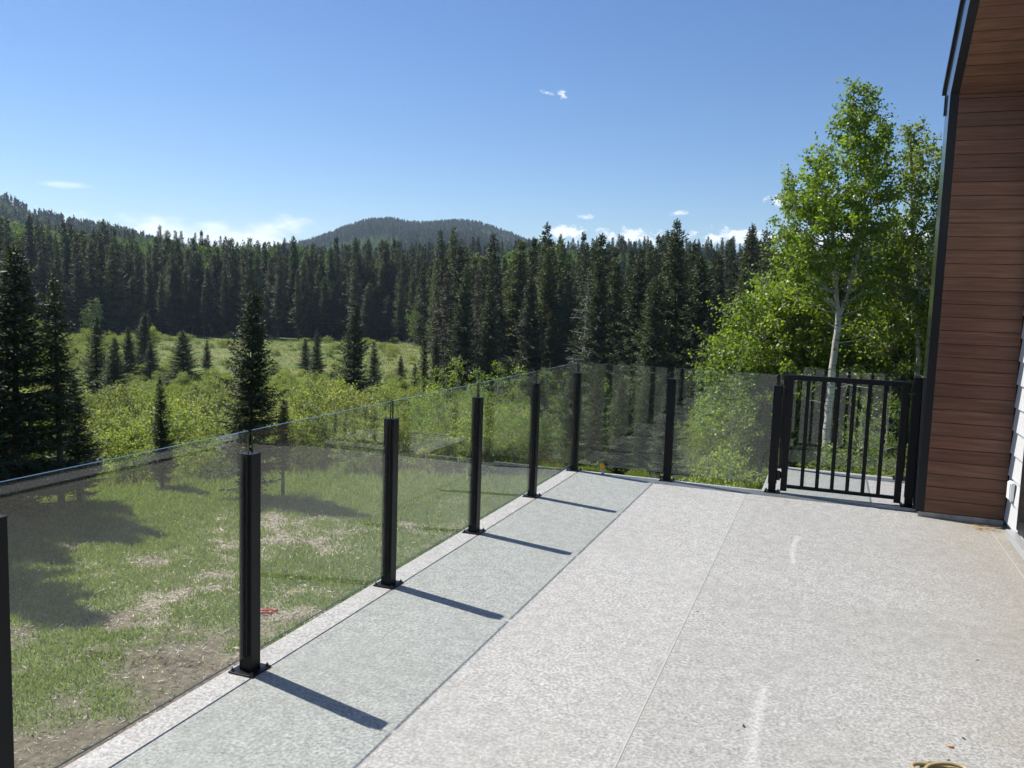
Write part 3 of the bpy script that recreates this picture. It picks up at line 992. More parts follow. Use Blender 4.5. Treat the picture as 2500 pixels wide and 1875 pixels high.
# ------------------------------------------------------------------ plant builders
def conifer(seed, H, R, dz, kl, bare=0.05, shape=0.85, nb=(5, 8), width=0.16, gap=0.0, sides=6, droop=0.25, tr=0.016):
    """returns (trunk mesh parts, crown arrays)"""
    g = np.random.default_rng(seed)
    trunk = Acc()
    lean = g.normal(0, 0.012, 2)
    zs = np.linspace(-0.4, H, 9)
    trunk.add(*tube(np.stack([lean[0] * zs, lean[1] * zs, zs], 1), np.maximum(H * tr * (1 - zs / H) ** 0.9, 0.012), sides))
    Ps, Ts, Ns, Ls, Ws, Tn = [], [], [], [], [], []
    z = bare * H
    while z < H * 0.985:
        u = z / H
        L0 = R * ((1 - u) ** shape) * (0.9 + 0.2 * g.random()) + 0.006 * H
        # dead and thin lower part
        low = np.clip((u - bare) / 0.12, 0.45, 1)
        k = g.integers(*nb)
        ph = g.random() * 6.28
        for b in range(k):
            if g.random() < gap:
                continue
            L = L0 * (g.uniform(0.45, 1.2) if g.random() > .1 else g.uniform(1.15, 1.45)) * low
            a = ph + b * 6.283 / k + g.normal(0, 0.25)
            dh = np.array([math.cos(a), math.sin(a), 0.0])
            sd = np.array([-dh[1], dh[0], 0.0])
            p0 = (-0.25 - droop * 0.6) * (1 - u) + 0.75 * u ** 1.6 + g.normal(0, 0.08)
            zz0 = z + g.normal(0, dz * 0.4)
            nv = max(2, int(L / (kl * 0.42)))
            v = (np.arange(nv) + g.random(nv) * 0.8) / nv
            v = np.clip(v, 0.08, 1)
            base = np.array([lean[0] * zz0, lean[1] * zz0, zz0]) + dh * (L * v)[:, None] + np.array([0, 0, 1.0]) * (L * (p0 * v + (0.32 * v ** 2) * (1 - u * 0.7)))[:, None]
            for s in (-1, 1):
                tl = (0.36 * L * (1 - v) + 0.45 * kl) * g.uniform(0.6, 1.2, nv)
                nk = max(1, int(np.ceil(tl.max() / (kl * 0.75))))
                ang = g.uniform(0.6, 1.1, nv)
                dirv = dh * np.cos(ang)[:, None] + sd * (s * np.sin(ang))[:, None] + np.array([0, 0, 1.0]) * g.normal(-0.12 - droop * 0.4, 0.2, nv)[:, None]
                for q in range(nk):
                    d = q * kl * 0.7
                    ok = d < tl
                    if not ok.any():
                        break
                    m_ = ok.sum()
                    Ps.append(base[ok] + dirv[ok] * d)
                    Ts.append(dirv[ok] + g.normal(0, 0.25, (m_, 3)))
                    Ns.append(np.array([0, 0, 0.9]) + dh * 0.35 + g.normal(0, 0.55, (m_, 3)))
                    Ls.append(kl * g.uniform(0.7, 1.25, m_))
                    Ws.append(kl * width * g.uniform(0.7, 1.4, m_))
            # needles on the axis itself and its tip
            Ps.append(base)
            Ts.append(np.tile(dh + np.array([0, 0, p0 + 0.3]), (nv, 1)) + g.normal(0, 0.3, (nv, 3)))
            Ns.append(g.normal(0, 1, (nv, 3)))
            Ls.append(kl * g.uniform(0.8, 1.3, nv))
            Ws.append(kl * width * g.uniform(0.8, 1.4, nv))
        z += dz * (1.15 - 0.45 * u) * g.uniform(0.8, 1.2)
    # leader shoot
    n = 14
    hz = H * (0.955 + 0.05 * np.linspace(0, 1, n))
    Ps.append(np.stack([lean[0] * hz, lean[1] * hz, hz], 1))
    Ts.append(np.array([0, 0, 0.9]) + g.normal(0, 0.35, (n, 3)))
    Ns.append(g.normal(0, 1, (n, 3)))
    Ls.append(np.full(n, kl * 0.8))
    Ws.append(np.full(n, kl * width * 0.8))
    P, T, N, L, W_ = map(np.concatenate, (Ps, Ts, Ns, Ls, Ws))
    V, F = kites(P, T, N, L, W_)
    return trunk, V, F, np.clip(g.normal(0.45, 0.28, len(F)), 0, 1)


def conifer_meshes(name, mat, *a, **k):
    tk, V, F, t = conifer(*a, **k)
    return tk.mesh(name + '_trunk', M['conifer_bark'], True), np_mesh(name + '_crown', V, F, mat, tint=t)


def bezier(a, c, b, n):
    t = np.linspace(0, 1, n)[:, None]
    return (1 - t) ** 2 * a + 2 * t * (1 - t) * c + t ** 2 * b


def broadleaf(seed, stems, r0, clusters, leaf, n_leaf, spread, trunk_mat, leaf_mt, twig_r=0.018, hang=0.35, belly=0.5, wfac=0.42, inner=0.5, trunk_name='trunk', bare=0, ends=None):
    """stems: polylines; clusters: (x,y,z,size) leaf clumps, each on its own curved limb"""
    g = np.random.default_rng(seed)
    tk = Acc()
    SPt, SR = [], []
    for si, st in enumerate(stems):
        st = np.asarray(st, float)
        d = np.concatenate([[0], np.cumsum(np.linalg.norm(np.diff(st, axis=0), axis=1))])
        n = max(8, int(d[-1] / 0.35))
        q = np.linspace(0, d[-1], n)
        pts = np.stack([np.interp(q, d, st[:, i]) for i in range(3)], 1)
        pts[1:-1] += g.normal(0, 0.018, (n - 2, 3))
        ra = r0[si] if isinstance(r0, (list, tuple)) else r0
        r1 = ends[si] if ends else ra * 0.14
        rad = ra + (r1 - ra) * (q / d[-1]) ** 1.1
        tk.add(*tube(pts, rad, 9))
        SPt.append(pts)
        SR.append(rad)
    SPt = np.concatenate(SPt)
    SR = np.concatenate(SR)
    Ps, Ts, Ns, Ls, Ws = [], [], [], [], []
    for (cx, cy, cz, cs) in clusters:
        c = np.array([cx, cy, cz])
        dd = np.linalg.norm((SPt - c) * np.array([1, 1, 1]), axis=1) + np.where(SPt[:, 2] > cz - 0.15 * np.hypot(cx, cy) - 0.1, 3.0, 0)
        i = int(np.argmin(dd))
        a = SPt[i]
        Ld = np.linalg.norm(c - a)
        mid = (a + c) / 2 + np.array([0, 0, 0.10 * Ld]) + g.normal(0, 0.08 * Ld, 3)
        br = min(SR[i] * 0.5, twig_r * (0.5 + 0.5 * Ld))
        nseg = 7
        bz = bezier(a, mid, c, nseg)
        bz[1:-1] += g.normal(0, 0.03 * Ld, (nseg - 2, 3)) * 0.6
        tk.add(*tube(bz, np.linspace(br, 0.004, nseg), 5))
        n = int(n_leaf * cs * g.uniform(0.7, 1.25))
        # twigs inside the clump carry the leaves
        nt = max(3, n // 12)
        tips = c + g.normal(0, 1, (nt, 3)) * spread * cs * np.array([1, 1, 0.8])
        k = g.integers(0, nt, n)
        al = g.random(n) ** 0.6
        start = bz[g.integers(3, nseg, nt)]
        P = start[k] * (1 - al)[:, None] + tips[k] * al[:, None] + g.normal(0, 0.055, (n, 3))
        for q in range(0, nt, 2):
            tk.add(*tube([start[q], (start[q] + tips[q]) / 2 + g.normal(0, .03, 3), tips[q]], [0.005, 0.004, 0.002], 3))
        out = P - c
        Ps.append(P)
        Ts.append(g.normal(0, 0.8, (n, 3)) + np.array([0, 0, -hang]) + out * 0.8)
        Ns.append(g.normal(0, 0.6, (n, 3)) + np.array([0, 0, 0.75]) + out * 1.2)
        Ls.append(leaf * g.uniform(0.7, 1.25, n))
        Ws.append(leaf * wfac * g.uniform(0.8, 1.2, n))
    # dead side twigs low on the stem
    for q in range(bare):
        i = g.integers(0, len(SPt) // 2)
        a_ = g.random() * 6.28
        ln = g.uniform(0.5, 1.5)
        e = SPt[i] + np.array([math.cos(a_) * ln, math.sin(a_) * ln, g.uniform(-.25, .35) * ln])
        mid = (SPt[i] + e) / 2 + g.normal(0, .12 * ln, 3)
        tk.add(*tube(bezier(SPt[i], mid, e, 6), np.linspace(min(.02, SR[i] * .4), .004, 6), 4))
        for _ in range(2):
            e2 = e + g.normal(0, .28, 3)
            tk.add(*tube([mid * .4 + e * .6, e2], [.007, .003], 3))
    P, T, N, L, W_ = map(np.concatenate, (Ps, Ts, Ns, Ls, Ws))
    V, F = kites(P, T, N, L, W_, belly)
    return tk.mesh(trunk_name, trunk_mat, True), np_mesh('crown', V, F, leaf_mt, tint=np.clip(g.normal(0.5, 0.28, len(F)), 0, 1))


def envelope_clusters(seed, prof, n, size, ragged=0.12, cx=0.0, cy=0.0):
    """clump centres filling a crown; prof: list of (z, half width, offset x)"""
    g = np.random.default_rng(seed)
    prof = np.asarray(prof, float)
    zs, hw, ox = prof.T
    out = []
    wgt = hw ** 1.35 + 0.12
    cdf_z = np.linspace(zs[0], zs[-1], 60)
    cw = np.interp(cdf_z, zs, wgt)
    cw = np.cumsum(cw) / cw.sum()
    tries = 0
    while len(out) < n and tries < n * 40:
        tries += 1
        z = np.interp(g.random(), cw, cdf_z)
        h = np.interp(z, zs, hw)
        a = g.random() * 6.28
        rr = h * (g.random() ** 0.42) * (1 + g.normal(0, ragged))
        p = np.array([cx + np.interp(z, zs, ox) + rr * math.cos(a), cy + rr * math.sin(a), z])
        if all(np.linalg.norm(p - np.array(o[:3])) > 0.62 * size for o in out):
            out.append((p[0], p[1], p[2], g.uniform(0.65, 1.25)))
    return out


def place(name, tk, cr, r, az, sc_, rotz, label, cat, group=None, parts=('trunk', 'crown'), zoff=0.0):
    x, y = xy(r, az)
    e = empty(name, (float(x), float(y), float(ground_z(x, y)) + zoff), rotz)
    if isinstance(sc_, (tuple, list)):
        e.scale = sc_
    else:
        e.scale = (sc_, sc_, sc_)
    obj(parts[0], tk, e)
    obj(parts[1], cr, e)
    return tag(e, label, cat, group)


def top_h(r, tan_e, x=None):
    return 1.667 + r * tan_e


# ------------------------------------------------------------------ spruces of the near and middle ground
HERO = [conifer_meshes('spruce%d' % i, M['spruce'], 40 + i, 8.0, Rr, 0.150, 0.145, bare=ba, shape=sh, gap=gp_, droop=dr)
        for i, (Rr, ba, sh, gp_, dr) in enumerate([(1.75, .05, .80, .02, .25), (1.45, .08, .90, .05, .15), (1.15, .30, .75, .18, .35), (2.0, .02, .95, .0, .10)])]
# az, distance, elevation tangent of the tip, variant, width factor, label
SPR = [
    (-0.9050, 21.4, 0.0370, 3, 1.30, 'big dark spruce with a thick trunk at the left edge of the view'),
    (-0.9620, 20.5, 0.055, 3, 1.0, 'dark spruce half cut off by the left edge of the picture'),
    (-0.8640, 21.3, 0.0080, 2, 1.00, 'thin tall spruce with a bare lower trunk beside the big left spruce'),
    (-0.8470, 22.1, -0.098, 1, 1.45, 'short bushy spruce at the foot of the thin bare-trunked spruce'),
    (-0.8290, 64.0, -0.0340, 1, 1.30, 'dark spruce left of centre, taller of the pair in the left willows'),
    (-0.8114, 61.0, -0.0560, 3, 1.25, 'broad spruce in front of the taller of the left willow pair'),
    (-0.7967, 86.0, -0.0440, 3, 1.2, 'leftmost spruce of the dark group of three at the meadow edge'),
    (-0.7813, 92.0, -0.0285, 0, 1.3, 'tallest spruce of the dark group of three at the meadow edge'),
    (-0.7745, 84.0, -0.0600, 1, 1.6, 'shortest spruce of the dark group of three at the meadow edge'),
    (-0.7410, 80.0, -0.0470, 3, 1.75, 'very dark broad spruce standing alone left of the meadow'),
    (-0.7168, 94.0, -0.0580, 1, 1.5, 'small dark spruce alone in the meadow grass right of the broad one'),
    (-0.7638, 24.0, -0.1000, 1, 1.0, 'small slender spruce in the willows left of the near lone spruce'),
    (-0.6700, 21.6, 0.0030, 0, 0.95, 'tall near spruce rising behind the second visible railing post'),
    (-0.6084, 92.0, -0.0540, 1, 1.7, 'left one of two small spruces in the open meadow'),
    (-0.5954, 86.0, -0.0440, 1, 1.35, 'right one of two small spruces in the open meadow'),
    (-0.5529, 50.0, -0.0105, 3, 1.0, 'dense dark spruce right of the open meadow'),
    (-0.5281, 60.0, -0.0560, 1, 1.25, 'lower spruce leaning close behind the dense dark meadow spruce'),
    (-0.6330, 21.5, -0.125, 2, 1.25, 'thin sapling spruce seen through the glass right of the second post'),
    (-0.4979, 82.0, -0.0720, 1, 1.6, 'small spruce in the willows at the right end of the meadow'),
    (-0.4818, 72.0, -0.0810, 2, 1.6, 'thin pale young spruce at the right end of the meadow'),
    (-0.4700, 66.0, -0.050, 2, 1.2, 'sparse young spruce just left of the brown tree'),
    (-0.4560, 68.0, -0.040, 1, 0.9, 'slim spruce touching the brown tree on its left'),
    (-0.4249, 68.0, 0.0164, 3, 0.95, 'sunlit spruce in front of the right forest, left of the railing corner'),
    (-0.3932, 72.0, 0.0120, 0, 1.0, 'middle spruce of the front row left of the railing corner'),
    (-0.3460, 66.0, 0.0256, 3, 1.0, 'bright broad spruce in the front row left of the railing corner'),
    (-0.1776, 58.0, 0.0965, 3, 1.0, 'tallest broad dark spruce standing above the right treeline'),
    (-0.2201, 62.0, 0.0510, 3, 1.05, 'broad dark spruce left of the tallest right spruce'),
    (-0.2010, 54.0, 0.035, 0, 1.0, 'shaggy dark spruce in front of the tallest right spruce'),
    (-0.1480, 56.0, 0.062, 0, 0.95, 'dark spruce right of the tallest right spruce'),
    (-0.2640, 64.0, 0.055, 0, 0.85, 'dark spruce behind the far railing corner'),
    (-0.1385, 50.0, -0.028, 1, 0.95, 'small spruce left of the broadleaf trees, taller of two'),
    (-0.1300, 47.0, -0.050, 1, 1.0, 'small spruce left of the broadleaf trees, shorter of two'),
    (-0.330, 30.0, -0.085, 3, 0.95, 'young spruce just left of the railing corner, behind the glass'),
    (-0.292, 27.0, -0.080, 0, 1.10, 'young spruce directly behind the railing corner glass'),
    (-0.262, 31.0, -0.070, 3, 0.95, 'young spruce behind the middle of the first far pane'),
    (-0.235, 26.0, -0.088, 0, 1.15, 'young spruce behind the right half of the first far pane'),
    (-0.205, 30.0, -0.075, 3, 0.95, 'young spruce behind the second far post'),
    (-0.178, 27.0, -0.092, 0, 1.10, 'young spruce behind the left half of the second far pane'),
    (-0.372, 33.0, -0.080, 0, 1.00, 'young spruce behind the last long-side pane'),
    (-0.440, 36.0, -0.085, 3, 0.90, 'young spruce behind the fourth visible post'),
    (-0.1180, 49.0, -0.036, 3, 0.8, 'small spruce tucked under the green broadleaf branches'),
]
for k, (az, r, te, v, wf, lab) in enumerate(SPR):
    x, y = xy(r, az)
    H = 1.667 + r * te - float(ground_z(x, y))
    s = H / 8.0
    place('spruce_tree', HERO[v][0], HERO[v][1], r, az, (s * wf, s * wf, s), k * 2.399, lab, 'tree', 'spruces between the deck and the forest')
for az, r, H in ((-1.02, 19.0, 9.0), (-1.10, 22.0, 10.0), (-1.04, 26.0, 10.0)):
    place('spruce_tree', HERO[0][0], HERO[0][1], r, az, H / 8, az * 9, 'spruce beyond the left edge of the picture, throwing shade on the yard', 'tree',
          'spruces between the deck and the forest')

# ------------------------------------------------------------------ forest wall
FOR = [conifer_meshes('forest%d' % i, M['forest'], 70 + i, 18.0, Rr, 0.40, 0.36, bare=ba, shape=sh, gap=.08, nb=(5, 7), width=.19, sides=5, droop=dr, tr=.011)
       for i, (Rr, ba, sh, dr) in enumerate([(2.3, .07, .80, .35), (1.9, .14, .66, .45), (2.7, .03, 1.0, .25), (1.6, .20, .60, .4), (2.3, .05, .9, .3)])]
BROWN = conifer_meshes('brown', M['brown_needle'], 91, 18.0, 1.6, 0.5, 0.5, bare=.08, shape=.55, gap=.25, nb=(5, 7), width=.13, droop=.5, tr=.011)
FAS = []
for i in range(3):
    cl = envelope_clusters(200 + i, [(4, .5, 0), (6, 1.8, 0), (9, 2.3, 0), (11.5, 1.7, 0), (13, .4, 0)], 60, 0.9, 0.1)
    FAS.append(broadleaf(210 + i, [[(0, 0, -.3), (.1, 0, 6), (0, .1, 12.4)]], .13, cl, 0.34, 26, 0.55, M['aspen_bark'], M['far_aspen'], .02, 0.2))

fr = np.random.default_rng(77)
cand = []
az = -1.0
while az < 0.20:
    e = float(edge_r(az))
    depth = 0.0
    while depth < 44:
        rr = e + depth + fr.uniform(-2.5, 3.0)
        a2 = az + fr.normal(0, 0.6 * 2.2 / e)
        cand.append((rr, a2, depth))
        depth += fr.uniform(4.0, 7.5)
    az += 1.9 / e * fr.uniform(0.6, 1.4)
near, rest = [], []
for rr, a2, d in cand:
    x, y = xy(rr, a2)
    gz = float(ground_z(x, y))
    tl = np.interp(a2, FR[:, 0], FR[:, 1])
    lim = 1.667 + rr * tl - gz
    base = fr.uniform(13.0, 20.5) if d > 6 else fr.uniform(8.5, 17.0)
    H = min(base, lim * fr.uniform(0.78, 1.12))
    if d < 3 and fr.random() < 0.35:
        H *= fr.uniform(.35, .7)
    near.append((d, rr, a2, max(H, 4.0)))
near.sort(key=lambda q: q[0] + 0.02 * q[1])
IND, REST = near[:285], near[285:]
zone = [(-0.88, 'above the big left spruce'), (-0.83, 'on the slope above the left willow pair'), (-0.77, 'above the group of three dark spruces'), (-0.71, 'above the broad lone dark spruce'),
        (-0.64, 'behind the near lone spruce'), (-0.58, 'above the two small meadow spruces'), (-0.51, 'above the dense dark meadow spruce'), (-0.46, 'at the right end of the meadow'),
        (-0.40, 'right of the grey-brown dying conifer'), (-0.33, 'above the fourth and fifth glass panes'), (-0.26, 'above the railing corner'), (-0.19, 'above the first far pane'),
        (-0.12, 'right of the tallest broad spruce'), (-0.04, 'left behind the aspens'), (9, 'behind the aspens')]
for k, (d, rr, a2, H) in enumerate(IND):
    v = int(fr.integers(0, 5))
    s = H / 18.0
    wf = s * fr.uniform(0.85, 1.55) * (1.25 if H < 11 else 1.0)
    where = next(l for z_, l in zone if a2 < z_)
    look = 'short spruce at the forest edge ' if H < 10 else ('tall spruce in the forest front row ' if d < 6 else 'tall spruce in the second forest row ')
    lab = look + where
    place('forest_spruce', FOR[v][0], FOR[v][1], rr, a2, (wf, wf, s), float(fr.random() * 6.28), lab, 'tree', lab.replace('spruce', 'spruces', 1)).rotation_euler[:2] = fr.normal(0, .022, 2)
for k in range(18):
    a2 = fr.uniform(-.90, -.60) if k < 14 else fr.uniform(-.42, -.33)
    rr = float(edge_r(a2)) + fr.uniform(22, 48)
    te = np.interp(a2, FR[:, 0], FR[:, 1]) * fr.uniform(.86, .99)
    x, y = xy(rr, a2)
    H = 1.667 + rr * te - float(ground_z(x, y))
    lab = 'pale green aspen crown rising among the dark spruces of the ' + ('left forest' if a2 < -.5 else 'near right forest')
    place('forest_aspen', FAS[k % 3][0], FAS[k % 3][1], rr, a2, (H / 13 * .9, H / 13 * .9, H / 13), k * 1.3, lab, 'tree', lab.replace('crown', 'crowns'))
for a2, rr, te, lab in ((-0.4450, 74.0, 0.030, 'tall grey-brown dying conifer at the left end of the near forest'),
                        (-0.4080, 80.0, 0.035, 'grey-brown dying conifer inside the near forest')):
    x, y = xy(rr, a2)
    H = 1.667 + rr * te - float(ground_z(x, y))
    place('dying_conifer', BROWN[0], BROWN[1], rr, a2, H / 18, 1.0, lab, 'tree')

# dead bare snag in the near forest
g = np.random.default_rng(8)
tk = Acc()
tk.add(*tube([(0, 0, -.3), (.1, 0, 4), (.3, .1, 8), (.2, 0, 11)], [.16, .13, .08, .02], 7))
br = Acc()
for q in range(34):
    z = g.uniform(3.5, 10.5)
    a_ = g.random() * 6.28
    ln = g.uniform(.6, 1.7) * (1.2 - z / 14)
    e = np.array([.2 + math.cos(a_) * ln, math.sin(a_) * ln, z + g.uniform(-.2, .6) * ln])
    mid = np.array([.2, 0, z]) * .5 + e * .5 + g.normal(0, .15, 3)
    br.add(*tube(bezier(np.array([.2, 0.05, z]), mid, e, 6), np.linspace(.035, .012, 6), 4))
    for _ in range(2):
        br.add(*tube([mid * .5 + e * .5, e + g.normal(0, .35, 3)], [.016, .008], 3))
place('dead_tree', tk.mesh('trunk', M['dead_wood'], True), br.mesh('branches', M['dead_wood'], True), 66.0, -0.282, 1.0, 0.5,
      'bare grey dead tree with pale twigs in the near forest', 'tree', None, ('trunk', 'branches'))


# ------------------------------------------------------------------ instanced masses of the far wood
def scatter(name, pts, scl, rot, idx, protos, label, mats):
    """one object: points that carry instances of the prototype meshes"""
    me = bpy.data.meshes.new(name)
    me.vertices.add(len(pts))
    me.vertices.foreach_set('co', np.asarray(pts, np.float32).ravel())
    a = me.attributes.new('scl', 'FLOAT_VECTOR', 'POINT')
    a.data.foreach_set('vector', np.asarray(scl, np.float32).ravel())
    a = me.attributes.new('rotz', 'FLOAT_VECTOR', 'POINT')
    R3 = np.zeros((len(pts), 3), np.float32)
    R3[:, 2] = rot
    a.data.foreach_set('vector', R3.ravel())
    a = me.attributes.new('idx', 'INT', 'POINT')
    a.data.foreach_set('value', np.asarray(idx, np.int32))
    for mt in mats:
        me.materials.append(mt)
    o = obj(name, me)
    ng = bpy.data.node_groups.new(name, 'GeometryNodeTree')
    ng.interface.new_socket('Geometry', in_out='INPUT', socket_type='NodeSocketGeometry')
    ng.interface.new_socket('Geometry', in_out='OUTPUT', socket_type='NodeSocketGeometry')
    gi = ng.nodes.new('NodeGroupInput')
    go = ng.nodes.new('NodeGroupOutput')
    ip = ng.nodes.new('GeometryNodeInstanceOnPoints')
    jn = ng.nodes.new('GeometryNodeJoinGeometry')
    for p in reversed(protos):
        oi = ng.nodes.new('GeometryNodeObjectInfo')
        oi.inputs['Object'].default_value = p
        oi.inputs['As Instance'].default_value = True
        ng.links.new(oi.outputs['Geometry'], jn.inputs[0])

    def att(nm, dt):
        nd = ng.nodes.new('GeometryNodeInputNamedAttribute')
        nd.data_type = dt
        nd.inputs['Name'].default_value = nm
        return nd.outputs['Attribute']
    ng.links.new(gi.outputs[0], ip.inputs['Points'])
    ng.links.new(jn.outputs[0], ip.inputs['Instance'])
    ip.inputs['Pick Instance'].default_value = True
    ng.links.new(att('idx', 'INT'), ip.inputs['Instance Index'])
    e2r = ng.nodes.new('FunctionNodeEulerToRotation')
    ng.links.new(att('rotz', 'FLOAT_VECTOR'), e2r.inputs[0])
    ng.links.new(e2r.outputs[0], ip.inputs['Rotation'])
    ng.links.new(att('scl', 'FLOAT_VECTOR'), ip.inputs['Scale'])
    ng.links.new(ip.outputs[0], go.inputs[0])
    md = o.modifiers.new('scatter', 'NODES')
    md.node_group = ng
    tag(o, label, kind='stuff')
    return o


def proto(name, *meshes):
    """prototype for scatter: not linked to the scene"""
    bm = bmesh.new()
    mats = []
    mi = []
    for me in meshes:
        bm2 = bmesh.new()
        bm2.from_mesh(me)
        bm2.free()
    me = meshes[-1]
    return bpy.data.objects.new(name, me)


# behind the front rows and up the slopes: conifers mixed with paler aspen
protos = [proto('forest_proto', FOR[i][1]) for i in range(5)] + [proto('aspen_proto', FAS[i][1]) for i in range(3)]
pts, scl, rot, idx = [], [], [], []
for d, rr, a2, H in REST:
    x, y = xy(rr, a2)
    pts.append((x, y, float(ground_z(x, y))))
    s = H / 18
    wf = s * fr.uniform(.95, 1.25)
    scl.append((wf, wf, s))
    rot.append(fr.random() * 6.28)
    idx.append(fr.integers(0, 5))
# slopes between 190 and 480 m
n = 5200
ra = np.sqrt(fr.uniform(185 ** 2, 520 ** 2, n))
aa = fr.uniform(-1.05, 0.15, n)
ok = ra > edge_r(aa) + 40
for rr, a2 in zip(ra[ok], aa[ok]):
    x, y = xy(rr, a2)
    gz = float(ground_z(x, y))
    lim = 1.667 + rr * np.interp(a2, FR[:, 0], FR[:, 1]) * 1.03 - gz
    aspen = vnoise(x, y + 300, 45) * .7 + vnoise(x, y, 14) * .3 > (0.50 if a2 < -.60 else .58)
    H = min(fr.uniform(11, 18), lim * fr.uniform(.82, 1.06))
    if H < 5:
        continue
    if aspen:
        s = H * .8 / 13
        scl.append((s * 1.2, s * 1.2, s))
        idx.append(5 + fr.integers(0, 3))
    else:
        s = H / 18
        scl.append((s * 1.15, s * 1.15, s))
        idx.append(fr.integers(0, 5))
    pts.append((x, y, gz))
    rot.append(fr.random() * 6.28)
scatter('forest', pts, scl, rot, idx, protos, 'dense mixed forest behind the front rows of spruces', [M['forest'], M['far_aspen']])

LOW = [conifer_meshes('low%d' % i, M['forest'], 120 + i, 14.0, 2.0, 1.0, 1.1, bare=.08, shape=.95, gap=.05, nb=(4, 6), width=.26, sides=4, tr=.01)[1] for i in range(3)]
protos2 = [proto('far_proto', m_) for m_ in LOW] + [proto('far_aspen_proto', FAS[0][1])]


def hill(name, a0, a1, r0, r1, n, hmin, hmax, label, wid=0.8):
    ra = np.sqrt(fr.uniform(r0 ** 2, r1 ** 2, n))
    aa = fr.uniform(a0, a1, n)
    x, y = xy(ra, aa)
    z = ground_z(x, y)
    asp = (vnoise(x, y + 900, 110) * .65 + vnoise(x, y, 35) * .35) > np.where(ra < r0 + .45 * (r1 - r0), .56, .70)
    H = fr.uniform(hmin, hmax, n)
    s = np.where(asp, H * .75 / 13, H / 14)
    scl = np.stack([s * wid, s * wid, s], 1)
    idx = np.where(asp, 3, fr.integers(0, 3, n))
    scatter(name, np.stack([x, y, z], 1), scl, fr.random(n) * 6.28, idx, protos2, label, [M['forest'], M['far_aspen']])


hill('wooded_ridge', -1.05, -0.72, 480, 980, 4200, 8, 19, 'wooded ridge sloping down from the left edge')
hill('wooded_hill', -0.66, -0.30, 760, 1640, 11000, 8, 20, 'flat-topped wooded hill in the middle distance')

# ------------------------------------------------------------------ broadleaf trees right of the gate
PX = 26.5 * 1.1302 / 2039     # metres per picture unit at 27 m


def aspen_local(vx, vy, x0=1797, ybase=1010):
    return ((vx - x0) * PX, (ybase - vy) * PX)


def prof(rows, x0, ybase=1010):
    out = []
    for vy, xl, xr in rows:
        out.append(((ybase - vy) * PX, (xr - xl) / 2 * PX, ((xl + xr) / 2 - x0) * PX))
    return sorted(out)


def st(pts, x0=1797, ybase=1010, dy=0.0):
    return [((vx - x0) * PX, dy + 0.02 * i, (ybase - vy) * PX) for i, (vx, vy) in enumerate(pts)]


gA = 27.0
azA = 0.0003
# big aspen with forked white trunk
stemsA = [st([(1795, 1045), (1797, 900), (1800, 760), (1804, 640)]),
          st([(1804, 648), (1800, 600), (1788, 520), (1782, 470), (1766, 420), (1748, 360)]),
          st([(1804, 645), (1818, 600), (1832, 500), (1838, 420), (1832, 330), (1825, 200)]),
          st([(1786, 515), (1760, 475), (1720, 440), (1680, 410)])]
clA = envelope_clusters(301, prof([(176, 1808, 1838), (230, 1788, 1855), (290, 1750, 1872), (350, 1718, 1884), (400, 1672, 1890), (455, 1672, 1890), (520, 1690, 1885), (585, 1715, 1885), (640, 1740, 1870)], 1797), 285, 0.48, 0.10)
clA = [c for c in clA if not (c[1] < 0.15 and c[2] < 6.6 and abs(c[0] - .1) < .55)]
tkA, crA = broadleaf(302, stemsA, [0.118, 0.070, 0.066, 0.035], clA, 0.088, 112, 0.20, M['aspen_bark'], M['aspen'], 0.022, 0.45, bare=14, ends=[0.090, 0.014, 0.012, 0.008])
place('aspen_tree', tkA, crA, 26.0, azA, 1.0, -azA, 'tallest aspen with a forked white trunk behind the gate', 'tree')
# second aspen near the wall
stemsB = [st([(2004, 1040), (2002, 760), (1996, 640), (1990, 540), (1972, 470), (1960, 330), (1955, 260)], 1985), st([(1994, 560), (2010, 470), (2018, 380)], 1985), st([(1990, 600), (1940, 500), (1925, 440)], 1985)]
clB = envelope_clusters(311, prof([(245, 1944, 1966), (300, 1925, 2030), (360, 1915, 2050), (430, 1908, 2070), (500, 1905, 2075), (560, 1900, 2070), (610, 1925, 2060)], 1985), 165, 0.48, 0.1)
tkB, crB = broadleaf(312, stemsB, [0.105, 0.045, 0.040], clB, 0.088, 105, 0.19, M['aspen_bark'], M['aspen'], 0.02, 0.45, bare=10, ends=[0.018, 0.010, 0.010])
place('aspen_tree', tkB, crB, 27.5, 0.0790, 1.0, -0.079, 'second aspen with a slim white trunk close to the brown wall', 'tree')
# leaning thin aspen left of the big one
stemsC = [st([(1786, 1045), (1775, 900), (1762, 800), (1756, 720), (1752, 640), (1750, 590)], 1770)]
clC = envelope_clusters(321, prof([(540, 1690, 1740), (590, 1650, 1780), (640, 1620, 1785), (700, 1605, 1785), (760, 1610, 1785), (820, 1625, 1785), (880, 1650, 1785)], 1770), 170, 0.48, 0.14)
tkC, crC = broadleaf(322, stemsC, [0.085], clC, 0.085, 130, 0.25, M['aspen_bark'], M['aspen'], 0.02, 0.4, bare=12)
place('aspen_tree', tkC, crC, 28.6, -0.0150, 1.0, 0.015, 'leaning thin aspen with bushy crown left of the tallest one', 'tree')
